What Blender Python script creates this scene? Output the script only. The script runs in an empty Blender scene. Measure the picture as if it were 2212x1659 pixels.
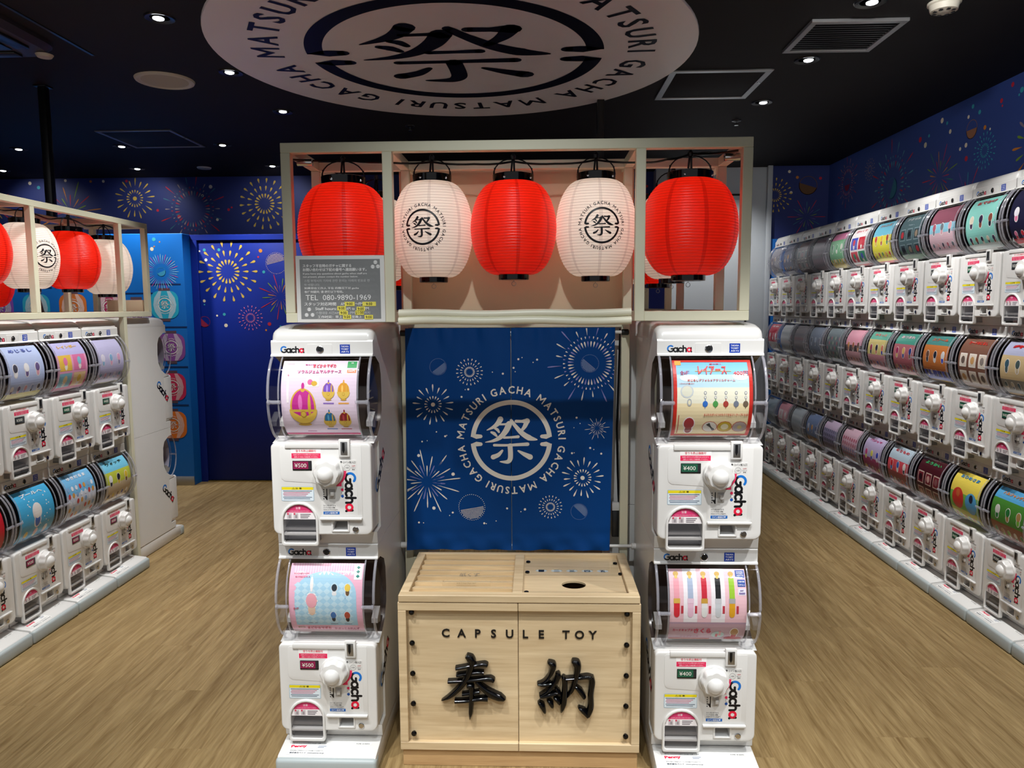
import bpy, bmesh, math, random
from mathutils import Vector, Matrix
random.seed(7)
PI = math.pi
S = bpy.context.scene
COL = S.collection

def hx(h):
    h = h.lstrip('#')
    r = [int(h[i:i+2], 16)/255 for i in (0, 2, 4)]
    return tuple(c/12.92 if c <= .04045 else ((c+.055)/1.055)**2.4 for c in r)

# ------------------------------------------------------------------ camera
cam = bpy.data.objects.new('camera', bpy.data.cameras.new('camera'))
COL.objects.link(cam)
F_PX, PITCH, YAW, ROLL, CAM_H = 1588.3, .105, .0343, -.0057, 1.4403
cam.data.sensor_width = 36
cam.data.lens = F_PX/2212*36
cam.data.clip_start = .05
fw = Vector((-math.sin(YAW)*math.cos(PITCH), math.cos(YAW)*math.cos(PITCH), -math.sin(PITCH)))
rt = Vector((math.cos(YAW), math.sin(YAW), 0))
up = rt.cross(fw)
r2 = rt*math.cos(ROLL)+up*math.sin(ROLL)
u2 = -rt*math.sin(ROLL)+up*math.cos(ROLL)
cam.matrix_world = Matrix(((r2.x, u2.x, -fw.x, 0), (r2.y, u2.y, -fw.y, 0), (r2.z, u2.z, -fw.z, CAM_H), (0, 0, 0, 1)))
S.camera = cam

# ------------------------------------------------------------------ view, world, light
S.view_settings.view_transform = 'Standard'
S.view_settings.look = 'None'
S.view_settings.exposure = 0.15
S.view_settings.gamma = 1.0
S.view_settings.use_curve_mapping = False
S.cycles.use_denoising = True
S.cycles.max_bounces = 7
S.cycles.diffuse_bounces = 4
S.cycles.glossy_bounces = 3
S.cycles.transmission_bounces = 4
S.cycles.transparent_max_bounces = 14
S.cycles.caustics_reflective = False
S.cycles.caustics_refractive = False
S.cycles.sample_clamp_indirect = 6
W = bpy.data.worlds.new('world'); S.world = W
W.use_nodes = True
W.node_tree.nodes['Background'].inputs[0].default_value = (.95, .97, 1, 1)
W.node_tree.nodes['Background'].inputs[1].default_value = .42

def spot(loc, aim, power, size=62, blend=.8, radius=.03, col=(1, .985, .955)):
    l = bpy.data.lights.new('spot_lamp', 'SPOT')
    l.energy = power; l.spot_size = math.radians(size); l.spot_blend = blend
    l.shadow_soft_size = radius; l.color = col
    o = bpy.data.objects.new('spot_lamp', l); COL.objects.link(o)
    o.location = loc
    d = Vector(aim)-Vector(loc)
    o.rotation_euler = d.to_track_quat('-Z', 'Y').to_euler()
    return o

CEIL = 2.65
ZL = CEIL-.012
# lamps of the ceiling spots: (fixture x, y), aim point, watts, cone
SPOTS = [
    ((-1.574, 3.167), (-2.2, 3.35, .9), 64, 66), ((-1.574, 3.888), (-2.2, 3.7, .9), 58, 66), ((-1.571, 4.659), (-1.4, 4.1, 0), 88, 70),
    ((1.342, 3.147), (2.0, 3.3, 1.0), 66, 66), ((1.342, 3.845), (2.0, 4.0, 1.2), 72, 66), ((1.352, 4.612), (2.0, 4.75, 1.2), 68, 66),
    ((1.348, 6.09), (1.6, 6.7, 1.3), 46, 95),
    ((-3.108, 5.56), (-3.0, 5.9, .9), 75, 85), ((-2.341, 5.559), (-2.2, 5.9, .6), 75, 85), ((-3.93, 5.608), (-4, 5.9, .9), 75, 85),
    ((-3.467, 6.43), (-3.6, 6.87, 2.2), 6, 110), ((-2.261, 6.381), (-2.4, 6.87, 2.2), 6, 110), ((-4.675, 6.438), (-4.6, 6.87, 2.2), 6, 110),
]
# unseen ceiling spots past the picture's upper edge, floor fill and wall washers among them added
FRONT = [((-.69, 1.25), (-.66, 2.25, .10), 124, 42), ((.55, 1.25), (.52, 2.25, .10), 124, 42), ((-.08, .80), (-.08, 2.3, .80), 60, 64),
         ((-1.574, 2.42), (-2.2, 2.9, .9), 60, 66), ((1.342, 2.42), (2.0, 2.75, .9), 58, 66),
         ((-1.30, 1.3), (-1.35, 2.3, 0), 105, 64), ((1.30, 1.3), (1.25, 2.5, 0), 122, 64),
         ((-1.3, .3), (-1.2, .9, 0), 120, 80), ((1.3, .3), (1.2, .9, 0), 120, 80), ((0, -.2), (0, .4, 0), 120, 80),  # floor spots near the camera, added so their bounce brightens ceiling and walls
         ((1.10, 1.7), (2.55, 4.0, 2.45), 48, 50), ((.95, 2.1), (2.55, 5.6, 2.45), 46, 44)]  # unseen washers added to brighten the right wall
for (xy, aim, p, cone) in SPOTS+FRONT:
    spot((xy[0], xy[1], ZL-.02), aim, p, cone, col=(.95, .99, 1) if xy[1] < 1 else (1, .985, .96))

# ------------------------------------------------------------------ materials
def mat(name, rgb, rough=.5, metal=0., noise=0., nscale=30., bump=0., spec=.5, emit=0., coat=0., emitcol=None):
    m = bpy.data.materials.new(name); m.use_nodes = True
    nt = m.node_tree; b = nt.nodes['Principled BSDF']
    b.inputs['Base Color'].default_value = (*rgb, 1)
    b.inputs['Roughness'].default_value = rough
    b.inputs['Metallic'].default_value = metal
    b.inputs['Specular IOR Level'].default_value = spec
    b.inputs['Coat Weight'].default_value = coat
    if emit:
        b.inputs['Emission Color'].default_value = (*(emitcol or rgb), 1)
        b.inputs['Emission Strength'].default_value = emit
    if noise or bump:
        tc = nt.nodes.new('ShaderNodeTexCoord')
        n = nt.nodes.new('ShaderNodeTexNoise'); n.inputs['Scale'].default_value = nscale
        nt.links.new(tc.outputs['Object'], n.inputs['Vector'])
        if noise:
            mr = nt.nodes.new('ShaderNodeMapRange')
            mr.inputs[3].default_value = 1-noise; mr.inputs[4].default_value = 1+noise
            nt.links.new(n.outputs['Fac'], mr.inputs[0])
            mx = nt.nodes.new('ShaderNodeVectorMath'); mx.operation = 'SCALE'
            mx.inputs[0].default_value = rgb
            nt.links.new(mr.outputs[0], mx.inputs['Scale'])
            nt.links.new(mx.outputs[0], b.inputs['Base Color'])
        if bump:
            bp = nt.nodes.new('ShaderNodeBump'); bp.inputs['Strength'].default_value = bump
            bp.inputs['Distance'].default_value = .002
            nt.links.new(n.outputs['Fac'], bp.inputs['Height'])
            nt.links.new(bp.outputs[0], b.inputs['Normal'])
    return m

def attr_mat(name, rough, spec=.5, translucent=0., noise=0.):
    m = bpy.data.materials.new(name); m.use_nodes = True
    nt = m.node_tree; b = nt.nodes['Principled BSDF']
    a = nt.nodes.new('ShaderNodeAttribute'); a.attribute_name = 'Col'
    src = a.outputs['Color']
    if noise:
        tc = nt.nodes.new('ShaderNodeTexCoord'); n = nt.nodes.new('ShaderNodeTexNoise'); n.inputs['Scale'].default_value = 55
        nt.links.new(tc.outputs['Object'], n.inputs['Vector'])
        mr = nt.nodes.new('ShaderNodeMapRange'); mr.inputs[3].default_value = 1-noise; mr.inputs[4].default_value = 1+noise
        nt.links.new(n.outputs['Fac'], mr.inputs[0])
        mx = nt.nodes.new('ShaderNodeVectorMath'); mx.operation = 'SCALE'
        nt.links.new(src, mx.inputs[0]); nt.links.new(mr.outputs[0], mx.inputs['Scale']); src = mx.outputs[0]
    nt.links.new(src, b.inputs['Base Color'])
    b.inputs['Roughness'].default_value = rough
    b.inputs['Specular IOR Level'].default_value = spec
    if translucent:
        t = nt.nodes.new('ShaderNodeBsdfTranslucent'); nt.links.new(src, t.inputs[0])
        mx = nt.nodes.new('ShaderNodeMixShader'); mx.inputs[0].default_value = translucent
        nt.links.new(b.outputs[0], mx.inputs[1]); nt.links.new(t.outputs[0], mx.inputs[2])
        nt.links.new(mx.outputs[0], nt.nodes['Material Output'].inputs[0])
    return m

def clear_mat(name, tint, refl=1.45, rough=.03, body=0., edge=.75):
    m = bpy.data.materials.new(name); m.use_nodes = True
    nt = m.node_tree; nt.nodes.remove(nt.nodes['Principled BSDF'])
    t = nt.nodes.new('ShaderNodeBsdfTransparent'); t.inputs[0].default_value = (*tint, 1)
    g = nt.nodes.new('ShaderNodeBsdfGlossy'); g.inputs['Roughness'].default_value = rough
    lw = nt.nodes.new('ShaderNodeLayerWeight'); lw.inputs[0].default_value = .5
    pw = nt.nodes.new('ShaderNodeMath'); pw.operation = 'POWER'; pw.inputs[1].default_value = 4.
    nt.links.new(lw.outputs['Facing'], pw.inputs[0])
    f = nt.nodes.new('ShaderNodeMath'); f.operation = 'MULTIPLY_ADD'; f.inputs[1].default_value = edge; f.inputs[2].default_value = ((refl-1)/(refl+1))**2
    nt.links.new(pw.outputs[0], f.inputs[0])
    mx = nt.nodes.new('ShaderNodeMixShader')
    if body:      # a little milkiness in the thick moulded edges
        df = nt.nodes.new('ShaderNodeBsdfDiffuse'); df.inputs[0].default_value = (.72, .72, .80, 1)
        m2 = nt.nodes.new('ShaderNodeMixShader'); m2.inputs[0].default_value = body
        nt.links.new(t.outputs[0], m2.inputs[1]); nt.links.new(df.outputs[0], m2.inputs[2]); t = m2
    nt.links.new(f.outputs[0], mx.inputs[0]); nt.links.new(t.outputs[0], mx.inputs[1]); nt.links.new(g.outputs[0], mx.inputs[2])
    nt.links.new(mx.outputs[0], nt.nodes['Material Output'].inputs[0])
    return m

def wood_mat(name, c1, c2, axis, rough, rand=.0, fine=1.0, spec=.4):
    """grain stretched along an object axis, each object shifted at random"""
    m = bpy.data.materials.new(name); m.use_nodes = True
    nt = m.node_tree; b = nt.nodes['Principled BSDF']; N = nt.nodes.new; L = nt.links.new
    tc = N('ShaderNodeTexCoord'); oi = N('ShaderNodeObjectInfo')
    sc = N('ShaderNodeVectorMath'); sc.operation = 'MULTIPLY'
    s = [26*fine]*3; s[axis] = 1.6*fine; sc.inputs[1].default_value = s
    L(tc.outputs['Object'], sc.inputs[0])
    ad = N('ShaderNodeVectorMath'); ad.operation = 'ADD'
    cmb = N('ShaderNodeMath'); cmb.operation = 'MULTIPLY'; cmb.inputs[1].default_value = 47.
    L(oi.outputs['Random'], cmb.inputs[0]); L(sc.outputs[0], ad.inputs[0]); L(cmb.outputs[0], ad.inputs[1])
    n1 = N('ShaderNodeTexNoise'); n1.inputs['Scale'].default_value = 1.; n1.inputs['Detail'].default_value = 5; n1.inputs['Distortion'].default_value = 1.2
    L(ad.outputs[0], n1.inputs['Vector'])
    n2 = N('ShaderNodeTexNoise'); n2.inputs['Scale'].default_value = 5.5; n2.inputs['Detail'].default_value = 3
    L(ad.outputs[0], n2.inputs['Vector'])
    mx = N('ShaderNodeMath'); mx.operation = 'MULTIPLY_ADD'; mx.inputs[1].default_value = .42
    L(n2.outputs['Fac'], mx.inputs[0]); L(n1.outputs['Fac'], mx.inputs[2])
    cr = N('ShaderNodeValToRGB'); e = cr.color_ramp.elements
    e[0].position = .42; e[0].color = (*c1, 1); e[1].position = .92; e[1].color = (*c2, 1)
    L(mx.outputs[0], cr.inputs[0])
    mr = N('ShaderNodeMapRange'); mr.inputs[3].default_value = 1-rand; mr.inputs[4].default_value = 1+rand
    L(oi.outputs['Random'], mr.inputs[0])
    vm = N('ShaderNodeVectorMath'); vm.operation = 'SCALE'
    L(cr.outputs[0], vm.inputs[0]); L(mr.outputs[0], vm.inputs['Scale']); L(vm.outputs[0], b.inputs['Base Color'])
    b.inputs['Roughness'].default_value = rough; b.inputs['Specular IOR Level'].default_value = spec
    bp = N('ShaderNodeBump'); bp.inputs['Strength'].default_value = .18; bp.inputs['Distance'].default_value = .002
    L(mx.outputs[0], bp.inputs['Height']); L(bp.outputs[0], b.inputs['Normal'])
    return m

M_WHITE = mat('white_plastic', (.72, .715, .70), .28, noise=.015, nscale=14)
M_WHITE2 = mat('grey_white_plastic', (.46, .455, .45), .4, noise=.02, nscale=20)
M_BUMP = mat('grey_bumper_plastic', hx('aab4b6'), .45, noise=.03, nscale=30)
M_DARK = mat('dark_brown_plastic', (.060, .044, .038), .18, noise=.1, nscale=18)
M_BLACK = mat('black_plastic', (.006, .006, .007), .3, noise=.1, nscale=40)
M_GLOSSBLACK = mat('black_gloss_lacquer', (.0015, .0015, .002), .1, noise=.05, nscale=40, spec=.4)
M_CHROME = mat('chrome', (.62, .62, .63), .16, 1., noise=.03, nscale=40)
M_STEEL = mat('grey_steel', (.36, .36, .36), .35, .9, noise=.06, nscale=60)
M_CREAM = mat('cream_painted_steel', hx('d6d3ba'), .42, noise=.02, nscale=16)
M_BOARD = mat('beige_board', hx('dcc6a8'), .55, noise=.03, nscale=9)
M_VAL = mat('cream_padded_vinyl', hx('e6e2cb'), .38, noise=.03, nscale=20)
M_PRINT = attr_mat('printed_paper', .42, .4, noise=.02)
M_CLOTHPRINT = attr_mat('printed_cloth', .75, .15, noise=.03)
M_WALLPRINT = attr_mat('printed_wallpaper', .6, .3, noise=.03)
M_LANT = attr_mat('lantern_paper', .36, .5, translucent=.35, noise=.015)
M_CLEAR = clear_mat('clear_plastic', (.95, .95, .96), 1.42, .03)
M_CLEAR2 = clear_mat('clear_plastic_rim', (.93, .93, .95), 1.7, .08, .22)
M_TRAY = mat('grey_tray_plastic', (.27, .262, .258), .45, noise=.03, nscale=20)
M_SMOKE = clear_mat('smoky_clear_flap', (.78, .77, .77), 1.42, .04, .06)
M_ACRYL = clear_mat('clear_acrylic', (.97, .97, .97), 1.3, .02, 0., .25)
M_CLOTH = mat('blue_satin_cloth', (.001, .046, .205), .55, noise=.04, nscale=300, bump=.1, spec=.12)
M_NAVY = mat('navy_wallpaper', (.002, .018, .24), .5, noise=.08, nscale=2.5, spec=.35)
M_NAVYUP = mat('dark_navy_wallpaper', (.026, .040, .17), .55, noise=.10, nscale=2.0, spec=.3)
M_NAVYR = mat('lifted_navy_wallpaper', (.036, .070, .27), .55, noise=.10, nscale=2.0, spec=.3)  # lighter copy of the wall navy, making up for light the right wall lacks
M_BLUEP = mat('blue_wallpaper', (.005, .15, .55), .5, noise=.06, nscale=3, spec=.35)
M_CEIL = mat('black_ceiling_board', (.0125, .0105, .0120), .75, noise=.12, nscale=6, bump=.2, spec=.25)
M_CEILT = mat('white_ceiling_fitting', hx('c9c4b6'), .5, noise=.02, nscale=20)
M_ALU = mat('satin_aluminium', (.42, .42, .43), .35, .8, noise=.04, nscale=40)
M_ACGREY = mat('dark_grey_casing', hx('3a343c'), .45, noise=.05, nscale=20)
M_LED = mat('lit_lamp_lens', (1, 1, 1), .3, emit=4.0, emitcol=(.93, .97, 1), noise=.01)
M_GREYWALL = mat('pale_grey_steel_wall', hx('c0c6cc'), .45, noise=.03, nscale=6)
M_OAK = wood_mat('light_oak_board', hx('bfa680'), hx('dcc6a0'), 0, .5, .03, 1.0)
M_OAKD = wood_mat('light_oak_plinth', hx('a8845a'), hx('c7a577'), 0, .5, .03, 1.0)
M_FLOOR = wood_mat('brown_oak_plank', hx('6e5633'), hx('9d865d'), 1, .5, .06, 1.5, .22)
M_GAP = mat('dark_subfloor', hx('5f4c33'), .7, noise=.1, nscale=20)
M_SILVER = mat('brushed_silver', (.55, .55, .56), .3, .95, noise=.05, nscale=70)
M_SIGN = attr_mat('laminated_print', .25, .5, noise=.01)

# ------------------------------------------------------------------ mesh builder
def rgb(c): return hx(c) if isinstance(c, str) else c

class MB:
    def __init__(s): s.v = []; s.f = []; s.c = []; s.m = []
    def poly(s, pts, col=None, mi=0):
        i = len(s.v); s.v.extend([tuple(p) for p in pts]); s.f.append(tuple(range(i, i+len(pts))))
        s.c.append(rgb(col) if col is not None else (1, 1, 1)); s.m.append(mi)
    def raw(s, vs, fs, col=None, mi=0):
        i = len(s.v); s.v.extend([tuple(p) for p in vs]); col = rgb(col) if col is not None else (1, 1, 1)
        for f in fs: s.f.append(tuple(i+k for k in f)); s.c.append(col); s.m.append(mi)
    def box(s, x0, x1, y0, y1, z0, z1, col=None, mi=0):
        vs = [(x, y, z) for x in (x0, x1) for y in (y0, y1) for z in (z0, z1)]
        s.raw(vs, [(0, 1, 3, 2), (4, 6, 7, 5), (0, 4, 5, 1), (2, 3, 7, 6), (0, 2, 6, 4), (1, 5, 7, 3)], col, mi)
    def extr(s, prof, x0, x1, col=None, mi=0, mis=None):
        n = len(prof); vs = [(x0, y, z) for y, z in prof]+[(x1, y, z) for y, z in prof]; i = len(s.v); s.v.extend(vs)
        col = rgb(col) if col is not None else (1, 1, 1)
        a = sum(prof[k][0]*prof[(k+1) % n][1]-prof[(k+1) % n][0]*prof[k][1] for k in range(n))
        for k in range(n):
            q = (i+k, i+(k+1) % n, i+n+(k+1) % n, i+n+k)
            s.f.append(q if a < 0 else q[::-1]); s.c.append(col); s.m.append(mis[k] if mis else mi)
        e0 = tuple(range(i, i+n)); e1 = tuple(range(i+n, i+2*n))
        s.f.append(e0[::-1] if a > 0 else e0); s.f.append(e1 if a > 0 else e1[::-1]); s.c += [col]*2; s.m += [mi]*2
    def lathe(s, prof, n=24, org=(0, 0, 0), axis='z', col=None, mi=0, cols=None, a0=0.):
        i = len(s.v); o = Vector(org)
        for r, z in prof:
            for k in range(n):
                a = a0+2*PI*k/n; x, y = r*math.cos(a), r*math.sin(a)
                p = (x, y, z) if axis == 'z' else ((x, -z, y) if axis == 'y' else (z, x, y))   # 'y': +z of the profile looks towards -Y
                s.v.append(tuple(o+Vector(p)))
        for j in range(len(prof)-1):
            for k in range(n):
                q = (i+j*n+k, i+j*n+(k+1) % n, i+(j+1)*n+(k+1) % n, i+(j+1)*n+k)
                s.f.append(q); s.m.append(mi); s.c.append(cols(j, k) if cols else (rgb(col) if col is not None else (1, 1, 1)))
        for j, rev in ((0, True), (len(prof)-1, False)):
            if prof[j][0] > 1e-6:
                q = tuple(range(i+j*n, i+j*n+n)); s.f.append(q[::-1] if rev else q); s.m.append(mi)
                s.c.append(cols(min(j, len(prof)-2), 0) if cols else (rgb(col) if col is not None else (1, 1, 1)))
    def tube(s, pts, r, n=8, col=None, mi=0):
        pts = [Vector(p) for p in pts]; i = len(s.v); ref = None
        for k, p in enumerate(pts):
            d = (pts[min(k+1, len(pts)-1)]-pts[max(k-1, 0)]).normalized()
            if ref is None: ref = Vector((0, 0, 1)) if abs(d.z) < .9 else Vector((1, 0, 0))
            a = d.cross(ref).normalized(); b = d.cross(a).normalized(); ref = -b if False else ref
            for j in range(n):
                t = 2*PI*j/n; s.v.append(tuple(p+a*r*math.cos(t)+b*r*math.sin(t)))
        for k in range(len(pts)-1):
            for j in range(n):
                s.f.append((i+k*n+j, i+k*n+(j+1) % n, i+(k+1)*n+(j+1) % n, i+(k+1)*n+j)); s.m.append(mi); s.c.append(rgb(col) if col is not None else (1, 1, 1))
        for k, rev in ((0, False), (len(pts)-1, True)):
            q = tuple(range(i+k*n, i+k*n+n)); s.f.append(q[::-1] if rev else q); s.m.append(mi); s.c.append(rgb(col) if col is not None else (1, 1, 1))
    # flat print, mapped through M(x, y, layer)
    def rect(s, M, x0, x1, y0, y1, col, l=0., n=1, nx=1, mi=0):
        for a in range(nx):
            for k in range(n):
                ya, yb = y0+(y1-y0)*k/n, y0+(y1-y0)*(k+1)/n; xa, xb = x0+(x1-x0)*a/nx, x0+(x1-x0)*(a+1)/nx
                s.poly([M(xa, ya, l), M(xb, ya, l), M(xb, yb, l), M(xa, yb, l)], col, mi)
    def pgon(s, M, pts, col, l=0., mi=0): s.poly([M(x, y, l) for x, y in pts], col, mi)
    def ell(s, M, cx, cy, rx, ry, col, l=0., n=18, rot=0., strips=0, mi=0):
        if strips:
            for k in range(strips):
                t0 = -PI/2+PI*k/strips; t1 = -PI/2+PI*(k+1)/strips
                w0, w1 = rx*math.cos(t0), rx*math.cos(t1); ya, yb = cy+ry*math.sin(t0), cy+ry*math.sin(t1)
                s.poly([M(cx-w0, ya, l), M(cx+w0, ya, l), M(cx+w1, yb, l), M(cx-w1, yb, l)], col, mi)
            return
        c, d = math.cos(rot), math.sin(rot)
        s.poly([M(cx+rx*math.cos(t)*c-ry*math.sin(t)*d, cy+rx*math.cos(t)*d+ry*math.sin(t)*c, l) for t in [2*PI*k/n for k in range(n)]], col, mi)
    def ring(s, M, cx, cy, r0, r1, col, l=0., a0=0., a1=360., n=48, mi=0):
        for k in range(n):
            t0, t1 = math.radians(a0+(a1-a0)*k/n), math.radians(a0+(a1-a0)*(k+1)/n)
            s.poly([M(cx+r*math.cos(t), cy+r*math.sin(t), l) for r, t in ((r0, t0), (r1, t0), (r1, t1), (r0, t1))], col, mi)
    def stroke(s, M, pts, w, col, l=0., sub=5, caps=(True, True), mi=0):
        P, Wd = smooth(pts, w, sub); L = []; R = []
        for k in range(len(P)):
            a, b = P[max(k-1, 0)], P[min(k+1, len(P)-1)]
            dx, dy = b[0]-a[0], b[1]-a[1]; h = math.hypot(dx, dy) or 1; nx, ny = -dy/h*Wd[k]/2, dx/h*Wd[k]/2
            L.append((P[k][0]+nx, P[k][1]+ny)); R.append((P[k][0]-nx, P[k][1]-ny))
        for k in range(len(P)-1):
            s.poly([M(*R[k], l), M(*R[k+1], l), M(*L[k+1], l), M(*L[k], l)], col, mi)
        for on, k in zip(caps, (0, -1)):
            if on and Wd[k] > 1e-6: s.ell(M, P[k][0], P[k][1], Wd[k]/2, Wd[k]/2, col, l, 10, mi=mi)
    def text(s, M, st, cx, cy, h, col, l=0., rot=0., bold=.0, w=None, al='c', mi=0, res=2):
        fat = 0.
        if bold > .012 and any(ord(q) > 255 for q in st): fat = bold-.008; bold = .008      # heavy kana: struck several times instead of swelled
        vs, fs, (x0, x1, y0, y1) = glyphs(st, bold, res)
        k = (w/(x1-x0)) if w else h/(y1-y0)
        if w and h: k2 = h/(y1-y0)
        else: k2 = k
        ox = (x0+x1)/2 if al == 'c' else (x0 if al == 'l' else x1); oy = (y0+y1)/2
        c, d = math.cos(rot), math.sin(rot)
        for n_, (ex, ey) in enumerate(((0, 0),) if not fat else ((fat, 0), (-fat, 0), (0, fat), (0, -fat))):
            q = []
            for x, y in vs:
                x, y = (x-ox+ex)*k, (y-oy+ey)*k2
                q.append(M(cx+x*c-y*d, cy+x*d+y*c, l+n_*.00012))
            s.raw(q, fs, col, mi)
    def build(s, name, mats, parent=None, bevel=0., seg=2, smoothed=False, angle=35, weld=False):
        me = bpy.data.meshes.new(name); me.from_pydata(s.v, [], s.f)
        if not isinstance(mats, (list, tuple)): mats = [mats]
        for m in mats: me.materials.append(m)
        me.polygons.foreach_set('material_index', s.m)
        at = me.color_attributes.new('Col', 'FLOAT_COLOR', 'CORNER'); buf = []
        for p, c in zip(me.polygons, s.c): buf.extend([c[0], c[1], c[2], 1.]*p.loop_total)
        at.data.foreach_set('color', buf)
        me.update()
        if bevel or weld:
            bm = bmesh.new(); bm.from_mesh(me)
            bmesh.ops.remove_doubles(bm, verts=bm.verts, dist=1e-5)
            bmesh.ops.recalc_face_normals(bm, faces=bm.faces)
            if bevel:
                ed = [e for e in bm.edges if len(e.link_faces) == 2 and e.calc_face_angle(0) > math.radians(35)]
                bmesh.ops.bevel(bm, geom=ed, offset=bevel, offset_type='OFFSET', segments=seg, profile=.5, affect='EDGES', clamp_overlap=True)
            bm.to_mesh(me); bm.free()
        if smoothed or bevel:
            for p in me.polygons: p.use_smooth = True
            me.set_sharp_from_angle(angle=math.radians(angle))
        o = bpy.data.objects.new(name, me); COL.objects.link(o)
        if parent: o.parent = parent
        return o

def smooth(pts, w, sub):
    if not isinstance(w, (list, tuple)): w = [w]*len(pts)
    if sub <= 1 or len(pts) < 3: return list(pts), list(w)
    P = []; Q = []; n = len(pts)
    for k in range(n-1):
        p0, p1, p2, p3 = pts[max(k-1, 0)], pts[k], pts[k+1], pts[min(k+2, n-1)]
        for j in range(sub):
            t = j/sub
            P.append(tuple(.5*((2*p1[i])+(-p0[i]+p2[i])*t+(2*p0[i]-5*p1[i]+4*p2[i]-p3[i])*t*t+(-p0[i]+3*p1[i]-3*p2[i]+p3[i])*t**3) for i in (0, 1)))
            Q.append(w[k]+(w[k+1]-w[k])*t)
    P.append(tuple(pts[-1])); Q.append(w[-1])
    return P, Q

_gl = {}
def _capital_m():
    v = [(0, 0), (.115, 0), (.115, .727), (0, .727), (.685, 0), (.80, 0), (.80, .727), (.685, .727), (.115, .727), (.115, .50), (.40, .17), (.40, .40), (.685, .50), (.685, .727)]
    return v, [(0, 1, 2, 3), (4, 5, 6, 7), (9, 10, 11, 8), (10, 12, 13, 11)], (0, .80, 0, .727)
_gl[('M', .022, 2)] = _capital_m()
def glyphs(st, bold=0., res=2):
    key = (st, bold, res)
    if key not in _gl:
        c = bpy.data.curves.new('lettering', 'FONT'); c.body = st; c.resolution_u = res; c.offset = bold; c.fill_mode = 'FRONT'
        o = bpy.data.objects.new('lettering', c); me = o.to_mesh()
        vs = [(v.co.x, v.co.y) for v in me.vertices]; fs = [tuple(p.vertices) for p in me.polygons]
        o.to_mesh_clear(); bpy.data.objects.remove(o); bpy.data.curves.remove(c)
        xs = [v[0] for v in vs]; ys = [v[1] for v in vs]
        _gl[key] = (vs, fs, (min(xs), max(xs), min(ys), max(ys)))
    return _gl[key]

def curve_plate(name, loops, depth, bev, mats, parent=None, y=0., bres=2):
    """flat plate with holes: loops in x,z; front face at local y = -(y+depth)"""
    c = bpy.data.curves.new(name, 'CURVE'); c.dimensions = '2D'; c.fill_mode = 'BOTH'
    c.extrude = depth/2-bev; c.bevel_depth = bev; c.bevel_resolution = bres; c.offset = -bev
    for lp in loops:
        sp = c.splines.new('POLY'); sp.points.add(len(lp)-1); sp.use_cyclic_u = True
        for p, q in zip(sp.points, lp): p.co = (q[0], q[1], 0, 1)
    o = bpy.data.objects.new(name, c); me0 = o.to_mesh()
    mb = MB(); mb.raw([(v.co.x, -(y+depth/2)-v.co.z, v.co.y) for v in me0.vertices], [tuple(p.vertices) for p in me0.polygons])
    o.to_mesh_clear(); bpy.data.objects.remove(o); bpy.data.curves.remove(c)
    return mb.build(name, mats, parent, weld=True, smoothed=True, angle=40)

def rrect(x0, x1, z0, z1, r, n=5):
    if not isinstance(r, (list, tuple)): r = [r]*4       # order: top right, top left, bottom left, bottom right
    out = []
    for (cx, cz, a0), rr in zip(((x1, z1, 0), (x0, z1, 90), (x0, z0, 180), (x1, z0, 270)), r):
        sx = -1 if cx == x1 else 1; sz = -1 if cz == z1 else 1
        if rr <= 0: out.append((cx, cz)); continue
        for k in range(n+1):
            t = math.radians(a0+90*k/n); out.append((cx+sx*rr+rr*math.cos(t), cz+sz*rr+rr*math.sin(t)))
    return out

def arch(x0, x1, z0, zt, r, n=12):
    """straight bottom with rounded corners, round top"""
    cx = (x0+x1)/2; R = (x1-x0)/2; zc = zt-R
    out = [(cx+R*math.cos(PI*k/n), zc+R*math.sin(PI*k/n)) for k in range(n+1)]
    for (px, a0) in ((x0+r, 180), (x1-r, 270)):
        out += [(px+r*math.cos(math.radians(a0+90*k/4)), z0+r+r*math.sin(math.radians(a0+90*k/4))) for k in range(5)]
    return out

def empty(name, loc=(0, 0, 0), rz=0.):
    o = bpy.data.objects.new(name, None); COL.objects.link(o); o.location = loc; o.rotation_euler = (0, 0, rz)
    o.empty_display_size = .1
    return o

def tag(o, label, cat, group=None):
    o['label'] = label; o['category'] = cat
    if group: o['group'] = group
    return o

def struct(o): o['kind'] = 'structure'; return o

def kids(o): return [c for c in CHILD.get(o.name, [])]
CHILD = {}
def register(root):
    """remember children by parent so copies need no scene scan"""
    for o in COL.objects:
        if o.parent: CHILD.setdefault(o.parent.name, [])
    for o in COL.objects:
        if o.parent and o not in CHILD[o.parent.name]: CHILD[o.parent.name].append(o)

def dup(root, loc, rz):
    r = root.copy(); COL.objects.link(r); r.location = loc; r.rotation_euler = (0, 0, rz)
    for ch in kids(root):
        c = ch.copy(); COL.objects.link(c); c.parent = r
        for g in kids(ch):
            d = g.copy(); COL.objects.link(d); d.parent = c
    return r

def barbox(name, a, b, c, d, e, f, m, parent, bev=.0015):
    mb = MB(); mb.box(a, b, c, d, e, f); return mb.build(name, m, parent, bevel=bev, seg=1)

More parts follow.
